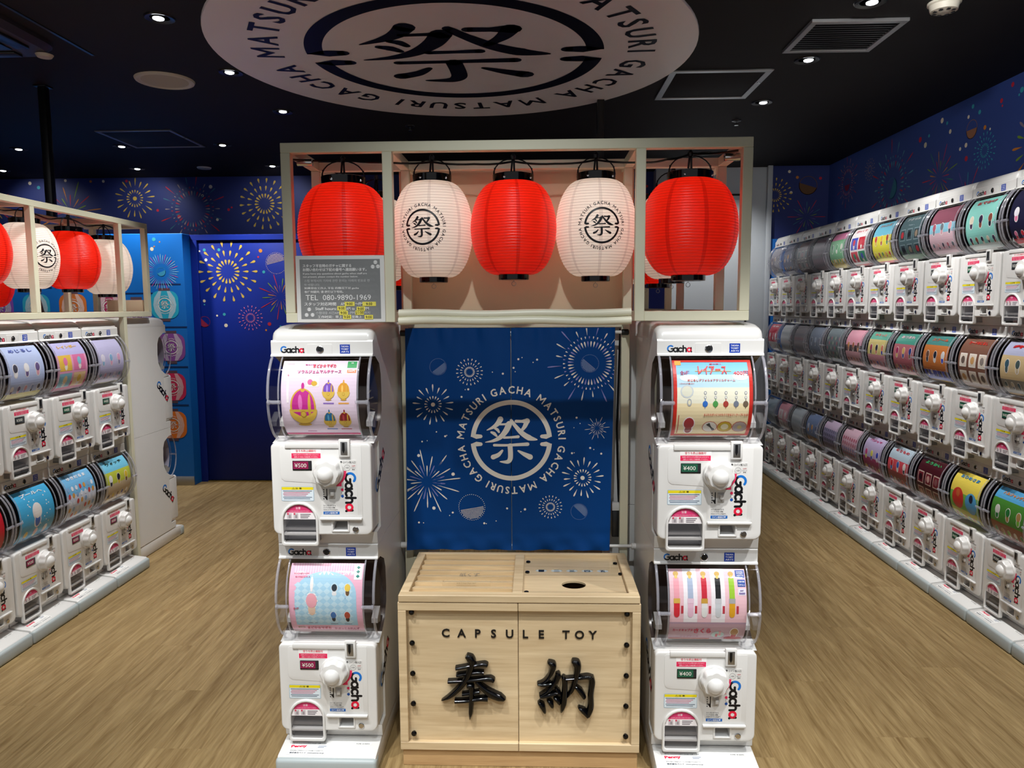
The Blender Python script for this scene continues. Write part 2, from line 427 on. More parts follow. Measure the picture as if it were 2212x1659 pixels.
# ------------------------------------------------------------------ flat artwork
def emblem(mt, parent, M, cx, cy, R, col, l=0., rot=0., fine=1):
    """broken ring with brush character inside and lettering round it; R is the outer ring radius"""
    def T(x, y, ll):
        c, d = math.cos(rot), math.sin(rot); return M(cx+R*(x*c-y*d), cy+R*(x*d+y*c), ll)
    for sgn in (1, -1):
        mb = MB()
        a0, a1 = (5, 175) if sgn > 0 else (-175, -5)
        mb.ring(T, 0, 0, .885, 1., col, l, a0, a1, 40*fine)
        for sx in (-1, 1):
            mb.pgon(T, [(sx*.995, sgn*.095), (sx*.885, sgn*.15), (sx*.83, sgn*.15), (sx*.74, sgn*.14), (sx*.74, sgn*.055), (sx*.86, sgn*.035)][::(1 if sx*sgn < 0 else -1)], col, l)
            mb.ell(T, sx*.75, sgn*.097, .043, .043, col, l, 10)
        mb.build('emblem_arc', mt, parent)
    mb = MB()
    K = [([(-.26, .53), (-.33, .42), (-.44, .33), (-.60, .25)], [.14, .12, .08, .015]),
         ([(-.31, .40), (-.16, .405), (-.06, .41)], [.045, .05, .07]),
         ([(-.05, .41), (-.13, .24), (-.27, .08), (-.44, -.01), (-.64, -.05)], [.15, .14, .11, .07, .012]),
         ([(-.40, .30), (-.34, .27), (-.30, .21)], [.05, .075, .05]), ([(-.49, .20), (-.42, .17), (-.36, .11)], [.05, .085, .05]),
         ([(.0, .50), (.10, .36), (.26, .18), (.44, .06), (.63, .015)], [.07, .09, .12, .14, .03]),
         ([(.12, .475), (.26, .47), (.39, .475)], [.075, .07, .14]),
         ([(.39, .48), (.33, .34), (.22, .20)], [.13, .10, .05]),
         ([(-.18, .075), (.0, .08), (.17, .09)], [.06, .055, .075]),
         ([(-.42, -.12), (-.1, -.115), (.40, -.10)], [.065, .06, .09]),
         ([(-.03, -.13), (-.02, -.32), (-.03, -.46), (-.10, -.53), (-.28, -.53)], [.12, .12, .12, .10, .02]),
         ([(-.22, -.25), (-.32, -.36), (-.45, -.42)], [.05, .10, .12]), ([(.17, -.26), (.32, -.35), (.46, -.42)], [.04, .10, .14])]
    for p, w in K: mb.stroke(T, p, w, col, l, sub=4*fine)
    mb.build('emblem_character', mt, parent)
    mb = MB()
    # lettering round the ring
    unit = 'GACHA MATSURI '
    sp = []; x = 0.
    for ch in unit:
        if ch == ' ': x += .46; continue
        b = glyphs(ch, .022)[2]; w = b[1]-b[0]; sp.append((ch, x+w/2, b)); x += w+.17
    tot = x; mid = sum(sp[k][1] for k in (0, 4))/2
    H = .185/.73; rad = 1.255
    for rep in range(3):
        for ch, xc, b in sp:
            a = PI/2-(rep+(xc-mid)/tot)*2*PI/3
            vs, fs, _ = glyphs(ch, .022); ca, sa = math.cos(a-PI/2), math.sin(a-PI/2)
            kx = H*.92; q = []
            for vx, vy in vs:
                px, py = (vx-(b[0]+b[1])/2)*kx, rad-.0925+vy*H
                q.append(T(px*ca-py*sa, px*sa+py*ca, l))
            mb.raw(q, fs, col)
    mb.build('emblem_lettering', mt, parent)

def gacha(mb, M, cx, cy, h, rot=0., l=0., w=.21):
    """rounded lettering with a blue first letter and a red last one; h is the height of the capital"""
    def T(x, y, ll):
        c, d = math.cos(rot), math.sin(rot); return M(cx+h*(x*c-y*d), cy+h*(x*d+y*c), ll)
    def arc(x, y, r, a0, a1, n=10): return [(x+r*math.cos(math.radians(a0+(a1-a0)*k/n)), y+r*math.sin(math.radians(a0+(a1-a0)*k/n))) for k in range(n+1)]
    K = '0a0a10'; B = '1570c8'; R = 'e0163c'; r = .27
    def st(p, c): mb.stroke(T, p, w, c, l, sub=1)
    x = -1.42
    st(arc(x, 0, .42, 205, 345)+[(x+.41, -.02), (x+.1, -.02)], K); st(arc(x, 0, .42, 50, 205), B)
    for x, c in ((-.72, K), (1.22, R)):
        st(arc(x, -.16, r, 0, 360, 14), c); st([(x+r, .12), (x+r, -.34), (x+r+.06, -.44)], K)
    st(arc(-.02, -.16, r, 50, 310), K)
    x = .58; st([(x-.22, .42), (x-.22, -.43)], K); st(arc(x, -.1, .22, 180, 0, 8)+[(x+.22, -.43)], K)

def firework(mb, M, cx, cy, R, kind, cols, l=0., n=16, ph=0.):
    def drop(a, r0, r1, w, col):
        c, d = math.cos(a), math.sin(a)
        P = [(r0, 0), (r0+(r1-r0)*.7, w), (r0+(r1-r0)*.92, w*.75), (r1, 0), (r0+(r1-r0)*.92, -w*.75), (r0+(r1-r0)*.7, -w)]
        mb.pgon(M, [(cx+R*(x*c-y*d), cy+R*(x*d+y*c)) for x, y in P][::-1], col, l)
    for k in range(n):
        a = ph+2*PI*k/n; col = cols[k % len(cols)]; b = a+PI/n
        if kind == 'drops':
            drop(a, .22, .4, .035, col); drop(a, .5, .7, .035, col); drop(a, .8, 1., .04, col)
        elif kind == 'star':
            drop(a, .25, .42, .03, col); drop(a, .55 if k % 2 else .6, .88 if k % 2 else 1., .035, col)
        elif kind == 'lines':
            e = (1., .55, .8, .5)[k % 4]; drop(a, .16 if k % 2 else .3, e, .018, col)
        elif kind == 'burst':
            drop(a, .46, .64, .022, col); drop(b, .70, .78, .018, cols[(k+1) % len(cols)])
            if k % 2 == 0: drop(a, .80, 1.0+.12*(k % 3), .02, cols[(k//2) % len(cols)])
        elif kind == 'sun':
            drop(a, .42, .42+(.5 if k % 2 else .58), .014, col)
    if kind == 'star': mb.ell(M, cx, cy, .1*R, .1*R, cols[0], l, 14)

def capsule_print(mb, M, cx, cy, R, col, rot, l=0., dots=False):
    if dots:
        for k in range(40):
            t = 2*PI*k/40; mb.ell(M, cx+R*math.cos(t), cy+R*math.sin(t), R*.03, R*.03, col, l, 6)
        c, d = math.cos(rot), math.sin(rot)
        for i in range(-9, 10):
            for j in range(1, 10):
                x, y = i*.105, -j*.105
                if x*x+y*y < .88: mb.ell(M, cx+R*(x*c-y*d), cy+R*(x*d+y*c), R*.038, R*.038, col, l, 6)
    else:
        mb.ring(M, cx, cy, R*.94, R, col, l, 0, 360, 28)
        mb.pgon(M, [(cx+R*math.cos(rot+PI*k/14), cy+R*math.sin(rot+PI*k/14)) for k in range(15)], col, l)

# ------------------------------------------------------------------ room shell
fl = MB(); fl.box(-5.6, 2.7, -2.2, 7.0, -.12, -.006)
floor = struct(fl.build('floor', M_GAP))
proto_plank = {}
def plank(x0, x1, y0, y1):
    w, h = round(x1-x0, 3), round(y1-y0, 3)
    if (w, h) not in proto_plank:
        mb = MB(); mb.box(0, w, 0, h, -.0055, 0)
        o = mb.build('plank', M_FLOOR, floor, bevel=.0003, seg=1); proto_plank[(w, h)] = o; o.location = (x0, y0, 0)
        return o
    o = proto_plank[(w, h)].copy(); COL.objects.link(o); o.parent = floor; o.location = (x0, y0, 0)
    return o
PW, PL = .184, 1.22; g = .00015
for i in range(-19, 14):
    x0 = .02+i*PW
    off = ((i*37) % 10)/10*PL-PL
    y = .9+off
    while y < 6.9:
        a, b = max(y, .5), min(y+PL, 6.95)
        if b-a > .05 and x0 > -4.2 and x0+PW < 2.52:
            # only where the picture can see floor
            if x0 > -.72*b-1.2 and x0 < .78*b+.6: plank(x0+g, x0+PW-g, a+g, b-g)
        y += PL
cm = MB(); cm.box(-5.6, 2.7, -2.2, 7.0, CEIL, CEIL+.1)
ceiling = struct(cm.build('ceiling', M_CEIL))
def wall(name, a, b, c, d, e, f, m): 
    mb = MB(); mb.box(a, b, c, d, e, f); return struct(mb.build(name, m))
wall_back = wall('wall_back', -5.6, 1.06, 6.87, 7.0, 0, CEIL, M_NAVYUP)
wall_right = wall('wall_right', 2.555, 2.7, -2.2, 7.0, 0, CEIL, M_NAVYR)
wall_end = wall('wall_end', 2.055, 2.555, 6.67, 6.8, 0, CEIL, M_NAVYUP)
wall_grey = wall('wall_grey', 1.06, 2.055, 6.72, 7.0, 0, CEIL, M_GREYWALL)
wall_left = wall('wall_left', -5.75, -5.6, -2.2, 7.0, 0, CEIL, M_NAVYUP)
# low partition in front of the back wall, with a recessed blue door
PZ = 2.03
wall_partition = struct(empty('wall_partition'))
for nm, a in (('panel', (-5.6, -2.80, 5.81, 5.95, 0, PZ)),):
    barbox(nm, *a, M_BLUEP, wall_partition, .003)
barbox('header', -2.80, 1.06, 5.93, 6.02, 1.985, PZ, M_NAVY, wall_partition, .002)
barbox('jamb', -2.80, -2.745, 5.93, 6.02, 0, 1.985, M_NAVY, wall_partition, .002)
barbox('panel', -1.30, 1.06, 5.93, 6.02, 0, 1.985, M_NAVY, wall_partition, .002)
bs = MB(); bs.box(-5.6, -2.80, 5.800, 5.81, 0, .075)
struct(bs.build('baseboard_partition', M_STEEL, bevel=.002))
door = struct(empty('door_1', (0, 0, 0)))
dl = MB(); dl.box(-2.743, -1.302, 5.945, 5.985, .012, 1.978); dl.build('door_leaf', M_NAVY, door, bevel=.002)
ts = MB(); ts.box(-2.745, -1.30, 5.93, 5.99, 0, .008); ts.build('threshold', mat('brass_strip', hx('b09a60'), .35, .9, noise=.05), door)
# pale grey steel door at the right of the back
door2 = struct(empty('door_2', (0, 0, 0)))
for a in ((1.12, 1.135, 6.70, 6.72, 0, 2.42), (1.865, 1.88, 6.70, 6.72, 0, 2.42), (1.12, 1.88, 6.70, 6.72, 2.405, 2.42)):
    barbox('door_frame', *a, M_BLACK, door2, .001)
for a in ((1.175, 1.825, 6.705, 6.72, .02, 2.37),): barbox('door_leaf', *a, M_GREYWALL, door2, .002)
tr = MB(); tr.box(2.02, 2.06, 6.64, 6.672, 0, CEIL); struct(tr.build('trim_1', M_GREYWALL, bevel=.002))
bp = MB(); bp.box(2.062, 2.552, 6.655, 6.668, 0, 2.02)
struct(bp.build('trim_2', M_BLUEP, bevel=.001))
cl_ = MB(); cl_.box(-2.13, -2.115, 2.2, 3.6, CEIL-.004, CEIL-.0005); struct(cl_.build('trim_3', M_BLACK))

# printed fireworks on the walls
Y_, O_, T_, R_, G_, V_, Wt, P_ = 'd2b24e', 'd08030', '3aa0b0', 'c0283c', '7a9a30', '6a50a0', 'e8dcc4', 'e070a0'
def art(parent, M, items, mt=M_WALLPRINT):
    for it in items:
        mb = MB(); k = it[0]
        if k == 'dot':
            for (x, y, r, c) in it[1]: mb.ell(M, x, y, r, r, c, 0., 12)
            mb.build('spark_print', mt, parent)
        elif k == 'cap':
            capsule_print(mb, M, *it[1:4], it[4], it[5], 0., it[6]); mb.build('capsule_print', mt, parent)
        else:
            firework(mb, M, it[1], it[2], it[3], k, it[4], .0004, it[5], it[6]); mb.build('firework_print', mt, parent)
def Mback(Y): return lambda x, y, l: (x, Y-.0008-l, y)
def dots(lst, seed): 
    rr = random.Random(seed); return ('dot', [(x, y, r, rr.choice([Wt, Wt, O_, R_, T_, 'd8cdb0'])) for x, y, r in lst])
art(wall_back, Mback(6.87), [
    ('star', -3.74, 2.46, .19, [Y_], 18, .1), ('burst', -3.2, 2.36, .26, ['a09090', R_, '3a7088'], 36, 0), ('drops', -2.52, 2.40, .235, [Y_], 18, .05),
    ('lines', -4.36, 2.34, .30, [O_, G_, R_], 22, .1), ('lines', -1.66, 2.45, .2, [Y_, T_, 'd8cdb0'], 28, 0), ('star', .85, 2.45, .17, [R_, T_], 16, 0),
    ('lines', -5.1, 2.4, .25, [R_, Y_], 20, 0), ('drops', -.9, 2.4, .2, [P_], 16, 0), ('burst', 0., 2.38, .22, [T_, R_, Wt], 30, 0),
    dots([(-4.73, 2.61, .016), (-4.65, 2.57, .016), (-4.39, 2.63, .013), (-4.15, 2.62, .012), (-4.03, 2.62, .013), (-3.81, 2.62, .013), (-3.33, 2.29, .017), (-3.53, 2.35, .013), (-3.1, 2.48, .013), (-2.86, 2.35, .013), (-2.97, 2.26, .013), (-3.02, 2.56, .017), (-2.83, 2.37, .009), (.95, 2.6, .012), (1.0, 2.52, .012)], 1)])
art(door, Mback(5.945), [
    ('drops', -2.505, 1.735, .245, [Y_], 18, .0), ('drops', -2.335, 1.36, .102, [P_, 'c080b0'], 18, 0), ('lines', -2.08, 1.53, .19, [R_, O_, G_, V_], 28, .05),
    ('cap', -2.105, 1.80, .085, 'c8b090', .25+PI, True), ('cap', -2.715, 1.33, .045, 'a02848', 2.4, False),
    dots([(-2.73, 1.9, .007), (-2.69, 1.91, .012), (-2.57, 1.91, .012), (-2.68, 1.83, .012), (-2.23, 1.9, .015), (-2.21, 1.73, .012), (-2.25, 1.85, .008), (-2.71, 1.5, .012), (-2.71, 1.47, .006), (-2.54, 1.3, .015), (-2.55, 1.39, .012), (-2.61, 1.38, .008), (-2.18, 1.31, .015), (-2.21, 1.26, .008), (-2.09, 1.29, .008)], 3)])
Mp = Mback(5.81)
part0 = [c for c in COL.objects if c.parent == wall_partition][0]
art(part0, Mp, [('sun', -2.985, 1.73, .145, ['9fd0e0', '9fd0e0', 'd05aa8'], 40, 0), ('cap', -2.985, 1.73, .036, '3a98c0', PI+.4, False),
    ('sun', -3.85, 1.84, .2, ['9fd0e0', 'd05aa8', R_], 34, 0), ('lines', -4.5, 1.8, .2, [R_, Wt, T_], 24, 0),
    dots([(-3.03, 1.985, .015), (-2.985, 1.965, .006), (-3.05, 1.91, .015), (-3.03, 1.93, .006), (-3.4, 1.95, .012), (-3.33, 1.63, .012), (-3.5, 1.9, .008)], 5)])
def print_lantern(x, z, R, c):
    mb = MB(); f = Mp
    mb.rect(f, x-R*.42, x+R*.42, z+R*.98, z+R*1.2, '5a4450', .0002); mb.rect(f, x-R*.36, x+R*.36, z-R*1.2, z-R*.98, '5a4450', .0002)
    mb.rect(f, x-R*1.25, x+R*1.25, z+R*1.42, z+R*1.52, '0a2a60', .0001)
    mb.pgon(f, rrect(x-R*1.02, x+R*1.02, z-R, z+R, R*.62, 6), c, .0004)
    pale = tuple(.55*a+.45*b for a, b in zip(hx(c), (.8, .8, .8)))
    for sx in (-1, 1): mb.pgon(f, [(x+sx*R*.42, z+R*.98), (x+sx*R*.75, z+R*.5), (x+sx*R*.85, z), (x+sx*R*.75, z-R*.5), (x+sx*R*.42, z-R*.98), (x+sx*R*.2, z-R*.98), (x+sx*R*.45, z), (x+sx*R*.2, z+R*.98)], pale, .0007)
    mb.build('lantern_print', M_WALLPRINT, part0)
    emblem(M_WALLPRINT, part0, f, x, z, R*.5, 'e8e4e0', .0011)
for x, z, c in ((-2.97, 1.47, '25a8c8'), (-2.935, 1.13, '8a4a9a'), (-2.945, .81, 'd02a58'), (-2.955, .50, 'e87a28'), (-3.72, 1.45, 'd07030'), (-3.42, 1.45, 'a82858'),
                (-4.02, 1.45, '30a8c8'), (-4.32, 1.45, '8a50b8'), (-3.2, 1.40, '8a5a90')): print_lantern(x, z, .11, c)
def Mend(x, y, l): return (max(x, 2.0615), 6.668-l, y)
art(wall_end, Mend, [('drops', 2.09, 2.40, .15, [Y_], 18, .1), ('cap', 2.375, 2.48, .08, '6a4a30', PI-.3, False), ('lines', 2.37, 2.21, .168, [R_, G_, '3a7088', V_], 24, 0),
    dots([(2.21, 2.6, .013), (2.28, 2.55, .013), (2.48, 2.54, .013), (2.23, 2.42, .013)], 8)])
def Mr(x, y, l): return (2.555-.0008-l, x, y)
art(wall_right, Mr, [('burst', 6.28, 2.44, .17, ['d09080', R_, 'd09080'], 34, 0), ('cap', 6.28, 2.42, .05, '802040', PI, False), ('drops', 5.87, 2.47, .085, ['b09080'], 16, 0),
    ('burst', 5.5, 2.29, .27, ['58a0b0', R_, '58a0b0'], 34, 0), ('cap', 5.5, 2.27, .075, '2a7088', 2.0, False), ('lines', 4.87, 2.24, .21, [R_, O_, G_, 'c03060', '3a8070'], 26, 0),
    ('drops', 4.4, 2.31, .105, [T_], 18, 0), ('star', 3.94, 2.26, .21, [O_, G_, '8a7a88', R_], 18, 0), ('cap', 4.54, 2.46, .055, '9a6a50', PI, False), ('lines', 4.55, 2.06, .2, [T_, V_, R_], 24, 0),
    dots([(4.18, 2.61, .013), (4.1, 2.56, .015), (4.27, 2.55, .013), (4.26, 2.52, .007), (4.54, 2.59, .013), (4.47, 2.54, .013), (4.58, 2.54, .011), (4.87, 2.59, .017), (4.81, 2.56, .011), (5.13, 2.53, .018), (5.06, 2.48, .018), (5.02, 2.53, .011), (4.77, 2.5, .014), (4.59, 2.38, .014), (4.58, 2.3, .016), (4.41, 2.44, .013), (4.36, 2.42, .007), (4.65, 2.37, .011), (4.12, 2.54, .007)], 11)])

# ------------------------------------------------------------------ ceiling fittings
disc = empty('ceiling_disc', (-.385, 3.663, CEIL-.012)); tag(disc, 'big white round sign board with black brush character and circular lettering on the ceiling', 'ceiling sign')
mb = MB(); mb.lathe([(1.128, 0), (1.13, .003), (1.13, .011)], 96); mb.build('board', mat('white_sign_board', (.88, .84, .86), .35, noise=.01, nscale=5), disc, smoothed=True)
emblem(M_PRINT, disc, lambda x, y, l: (x, -y, -.0015-l), 0, 0, .705, '0c0d14', 0., fine=2)

DL = ['first', 'second', 'third']
def downlight(x, y, aim, label):
    o = empty('downlight', (x, y, CEIL)); tag(o, label, 'ceiling light', 'black ceiling downlights')
    mb = MB(); mb.lathe([(.036, .03), (.040, -.002), (.058, -.006), (.062, -.003), (.063, .0)], 28); mb.build('trim_ring', M_BLACK, o, smoothed=True)
    a = (Vector(aim)-Vector((x, y, CEIL))).normalized()
    t = Vector((a.x, a.y, 0)); t = t.normalized()*min(.012, t.length*.02) if t.length > 1e-4 else t
    mb = MB(); mb.lathe([(.001, -.009), (.016, -.008), (.0225, -.005), (.023, -.001)], 20, (t.x, t.y, 0)); mb.build('lamp_lens', M_LED, o, smoothed=True)
    return o
lbl = {0: 'nearest', 1: 'middle', 2: 'farthest'}
for k in range(3): downlight(*SPOTS[k][0], SPOTS[k][1], 'black ceiling spotlight left of the round sign, %s of the left three' % lbl[k])
for k in range(3):
    downlight(*SPOTS[3+k][0], SPOTS[3+k][1], 'black ceiling spotlight right of the round sign, %s of the right three' % lbl[k])
for k, w in ((6, 'seen through the right bay of the stall frame'), (7, 'beside the left hatch, over the left machines'), (8, 'right of the left ceiling hatch'), (9, 'left of the black ceiling pole'),
             (10, 'close to the back wall, between pole and speaker'), (11, 'close to the back wall, beside the stall frame'), (12, 'close to the back wall, at the far left')):
    downlight(*SPOTS[k][0], SPOTS[k][1], 'small lit ceiling spotlight '+w)

sp_ = empty('ceiling_speaker', (-1.978, 4.0, CEIL)); tag(sp_, 'round cream ceiling speaker with a pale grille left of the round sign', 'speaker')
mb = MB(); mb.lathe([(.118, -.006), (.132, -.012), (.145, -.009), (.150, 0)], 36); mb.build('rim', M_CEILT, sp_, smoothed=True)
mb = MB(); mb.lathe([(.001, -.008), (.117, -.007), (.118, -.002)], 36); mb.build('grille', mat('speaker_mesh', hx('b4ae9c'), .7, noise=.2, nscale=900), sp_)
o = MB(); o.lathe([(.03, -.014), (.055, -.010), (.06, 0)], 20, (-2.873, 6.425, CEIL)); tag(o.build('smoke_detector', M_CEILT, smoothed=True), 'small off-white round detector on the ceiling close to the back wall', 'smoke detector')
sm = empty('smoke_detector', (1.644, 3.166, CEIL)); tag(sm, 'cream smoke detector at the top right of the ceiling', 'smoke detector')
mb = MB(); mb.lathe([(.02, -.04), (.05, -.034), (.056, -.012), (.062, -.008), (.062, 0)], 24); mb.build('casing', M_CEILT, sm, smoothed=True)
mb = MB()
for k in range(8): a = k*PI/4; mb.box(.035*math.cos(a)-.006, .035*math.cos(a)+.006, .035*math.sin(a)-.006, .035*math.sin(a)+.006, -.0395, -.036)
mb.build('vent_hole', M_BLACK, sm)
for x, y, w in ((1.315, 5.04, 'right of the stall, past the right hatch'), (-.848, 5.065, 'behind the round sign, over the stall')):
    s_ = empty('sprinkler_head', (x, y, CEIL)); tag(s_, 'small silver sprinkler head on the ceiling, '+w, 'sprinkler')
    mb = MB(); mb.lathe([(.012, -.012), (.03, -.006), (.032, 0)], 18); mb.build('escutcheon', M_BLACK, s_, smoothed=True)
    mb = MB(); mb.lathe([(.006, -.034), (.014, -.033), (.014, -.030), (.005, -.028), (.005, -.01)], 12); mb.build('deflector', M_CHROME, s_, smoothed=True)

def square_frame(root, x0, x1, y0, y1, w, m, z=-.008):
    for nm, a in (('frame_bar', (x0, x1, y0, y0+w)), ('frame_bar', (x0, x1, y1-w, y1)), ('frame_bar', (x0, x0+w, y0+w, y1-w)), ('frame_bar', (x1-w, x1, y0+w, y1-w))):
        mb = MB(); mb.box(*a, z, 0); mb.build(nm, m, root, bevel=.0015, seg=1)
def hatch(cx, cy, sz, w, label):
    h = empty('access_hatch', (cx, cy, CEIL)); tag(h, label, 'ceiling hatch')
    s2 = sz/2; square_frame(h, -s2, s2, -s2, s2, w, M_ALU)
    mb = MB(); mb.box(-s2+w+.003, s2-w-.003, -s2+w+.003, s2-w-.003, -.004, 0); mb.build('panel', M_CEIL, h, bevel=.001)
    mb = MB(); mb.lathe([(.001, -.012), (.009, -.011), (.010, -.002)], 12, (s2-w/2, -.05, 0)); mb.build('latch', M_CHROME, h, smoothed=True)
hatch(.958, 4.237, .53, .035, 'square black ceiling hatch with bright metal frame, right of the round sign')
hatch(-2.75, 5.333, .53, .022, 'square black ceiling hatch with thin grey frame, over the left lanterns')
hatch(-3.70, 4.36, .53, .022, 'ceiling hatch cut off by the left edge, frame corner only')
v = empty('vent_grille', (1.378, 3.51, CEIL)); tag(v, 'square silver framed ceiling vent with black slats at upper right', 'air vent')
square_frame(v, -.205, .205, -.195, .195, .028, M_ALU, -.014)
for k in range(13):
    y = -.155+k*.026; mb = MB(); mb.box(-.176, .176, y-.009, y+.003, -.010, -.002); mb.build('slat', M_BLACK, v)
mb = MB(); mb.box(-.177, .177, -.167, .167, -.0015, 0); mb.build('duct_back', M_BLACK, v)
# cassette air conditioner at the left edge
ac = empty('air_conditioner', (-2.66, 3.04, CEIL)); tag(ac, 'dark rounded ceiling air conditioner at the top left edge', 'air conditioner')
loop = rrect(-.46, .46, -.46, .46, .12, 6)
mb = MB(); n = len(loop)
for k in range(n):
    a, b = loop[k], loop[(k+1) % n]
    for (s0, z0), (s1, z1) in zip([(1, 0), (1, -.02), (.95, -.045)], [(1, -.02), (.95, -.045), (.70, -.05)]):
        mb.poly([(a[0]*s0, a[1]*s0, z0), (b[0]*s0, b[1]*s0, z0), (b[0]*s1, b[1]*s1, z1), (a[0]*s1, a[1]*s1, z1)])
mb.build('panel', M_ACGREY, ac, weld=True, smoothed=True)
for (a, b, c, d) in ((-.30, .30, .345, .405), (-.30, .30, -.405, -.345), (.345, .405, -.30, .30), (-.405, -.345, -.30, .30)):
    mb = MB(); mb.box(a, b, c, d, -.058, -.046); mb.build('louver', M_BLACK, ac, bevel=.004)
mb = MB(); mb.box(-.315, .315, -.315, .315, -.055, -.05); mb.build('intake_grille', M_BLACK, ac, bevel=.004)
mb = MB(); mb.lathe([(.001, -.062), (.03, -.060), (.038, -.048)], 16, (.402, .402, 0)); mb.build('corner_cap', M_CEILT, ac, smoothed=True)
for x, y, z, w in ((.375, 4.47, 1.9, 'behind the stall'), (-2.69, 4.07, 1.93, 'over the left lanterns')):
    mb = MB(); mb.box(x-.02, x+.02, y-.02, y+.02, z, CEIL-.008); mb.box(x-.035, x+.035, y-.035, y+.035, CEIL-.008, CEIL)
    tag(mb.build('support_pole', M_BLACK, bevel=.002), 'slim black support pole from ceiling to frame, '+w, 'pole')

# ------------------------------------------------------------------ stall frames
B = .029
ZT, ZB = 1.926, 1.395
def frame_bars(root, bars):
    for nm, a in bars: barbox(nm, *a, M_CREAM, root, .0015)
sf = empty('stall_frame', (0, 0, 0)); tag(sf, 'cream steel lantern frame standing over the two front machines and the wooden box', 'frame')
xs = (-.760, -.457, .291, .6, ); XR = .629
bars = []
for y in (2.214, 2.514):
    bars += [('rail', (-.760, XR, y, y+B, ZT-B, ZT)), ('rail', (-.760, -.457, y, y+B, ZB, ZB+B)), ('rail', (.320, XR, y, y+B, ZB, ZB+B))]
    for x in xs: bars.append(('post', (x, x+B, y, y+B, (ZB+B) if x in (-.760, .6) else ZB, ZT-B)))
for x in xs:
    bars.append(('rail', (x, x+B, 2.214+B, 2.514, ZT-B, ZT)))
    bars.append(('rail', (x, x+B, 2.214+B, 2.514, ZB, ZB+B)))
# lower posts behind the curtain and the legs at the back
for x in (-.484, .297): bars += [('leg', (x, x+B, 2.60, 2.60+B, 0, ZB))]
bars += [('rail', (-.484+B, .297, 2.60, 2.60+B, ZB-B, ZB)), ('rail', (-.484+B, .297, 2.60, 2.60+B, .50, .50+B))]
bars += [('post', (-.11, -.08, 2.62, 2.65, 0, ZB-B))]
# frame runs on along both sides of the island
for x in (-.760, -.457, .291, .6):
    for y in (3.19, 3.48, 4.19): bars.append(('post', (x, x+B, y, y+B, ZB, ZT-B)))
    bars.append(('rail', (x, x+B, 2.514+B, 4.22, ZT-B, ZT)))
    bars.append(('rail', (x, x+B, 2.514+B, 4.22, ZB, ZB+B)))
frame_bars(sf, bars)
mb = MB(); mb.box(-.478, .335, 2.60, 2.612, 1.40, 1.918); mb.build('back_board', M_BOARD, sf, bevel=.001)
for x in (-.738, .565):
    mb = MB(); mb.lathe([(.004, 0), (.011, .002), (.011, .048), (.004, .05)], 14, (x, 2.30, ZT-B-.012), 'x'); mb.build('turnbuckle', M_CHROME, sf, smoothed=True)
mb = MB()
for x in (-.32, .10): mb.lathe([(.005, 1.33), (.005, ZB-B)], 8, (x, 2.585, 0))
for c, nm in ((M_STEEL, 'curtain_hook'),): mb.build(nm, c, sf)

# padded cream valance on the front bottom rail
va = empty('valance', (0, 0, 0)); tag(va, 'cream padded double roll hanging across the middle of the stall above the blue curtain', 'valance')
for z, yy in ((1.4205, 2.194), (1.3985, 2.188)):
    mb = MB(); prof = []
    N = 24
    for k in range(N+1):
        x = -.412+.690*k/N; dz = .0025*math.sin(k*.55)+.002*math.sin(k*.21+z*90)
        prof.append((x, dz))
    n = 12
    for k, (x, dz) in enumerate(prof):
        for j in range(n):
            t = 2*PI*j/n; mb.v.append((x, yy+.012*math.cos(t), z+dz*.7+.0118*math.sin(t)))
    for k in range(N):
        for j in range(n): mb.f.append((k*n+j, k*n+(j+1) % n, (k+1)*n+(j+1) % n, (k+1)*n+j)); mb.c.append((1, 1, 1)); mb.m.append(0)
    mb.f += [tuple(range(n))[::-1], tuple(range(N*n, N*n+n))]; mb.c += [(1, 1, 1)]*2; mb.m += [0]*2
    mb.build('roll', M_VAL, va, smoothed=True, weld=True, angle=60)

# ------------------------------------------------------------------ curtain
NX0, NX1, NZ0, NZ1, NY = -.462, .272, .567, 1.366, 2.574
NC = -.092
def cloth(x, z):
    t = (z-NZ0)/(NZ1-NZ0)
    y = .005*math.sin(x*19+t*1.5)*(.35+.65*t)+.0025*math.sin(x*47+t*5+1)
    top = max(0., (t-.90)/.10); bot = max(0., (.085-t)/.085)
    y += (.003*math.sin(x*85+t*14)+.002*math.sin(x*140))*top+(.0045*math.sin(x*70+t*40)+.003*math.sin(x*31-t*60))*bot
    y += .0035*math.exp(-((t-.078)/.008)**2)
    return NY+y
nr = empty('noren_curtain', (0, 0, 0)); tag(nr, 'blue split festival curtain with white fireworks and ring emblem, hung behind the wooden box', 'curtain')
for a, b, nm in ((NX0, NC-.0012, 'l'), (NC+.0012, NX1, 'r')):
    mb = MB(); nx, nz = 44, 70
    for back in (0, 1):
        i0 = len(mb.v)
        for i in range(nx+1):
            for j in range(nz+1):
                t = j/nz; xx = a+(b-a)*i/nx; z = NZ0+(NZ1-NZ0)*t
                if nm == 'l': xx -= .010*(1-t)*(1-i/nx)
                else: xx -= .013*(1-t)*(i/nx)
                mb.v.append((xx, cloth(xx, z)+.0012*back, z))
        for i in range(nx):
            for j in range(nz):
                q = (i0+i*(nz+1)+j, i0+(i+1)*(nz+1)+j, i0+(i+1)*(nz+1)+j+1, i0+i*(nz+1)+j+1)
                mb.f.append(q if not back else q[::-1]); mb.c.append((1, 1, 1)); mb.m.append(0)
    mb.build('cloth_panel', M_CLOTH, nr, smoothed=True, angle=80)
def MN(x, z, l): return (x, cloth(x, z)-.0009-l, z)
def n6(u, v): return (NC+(u-753)/1307*.734*1.0, .967-(v-855)/1400*.797)
WH = 'eae6dc'
emblem(M_CLOTHPRINT, nr, MN, NC, .968, .1445, WH, 0., fine=2)
PX = .734/1307
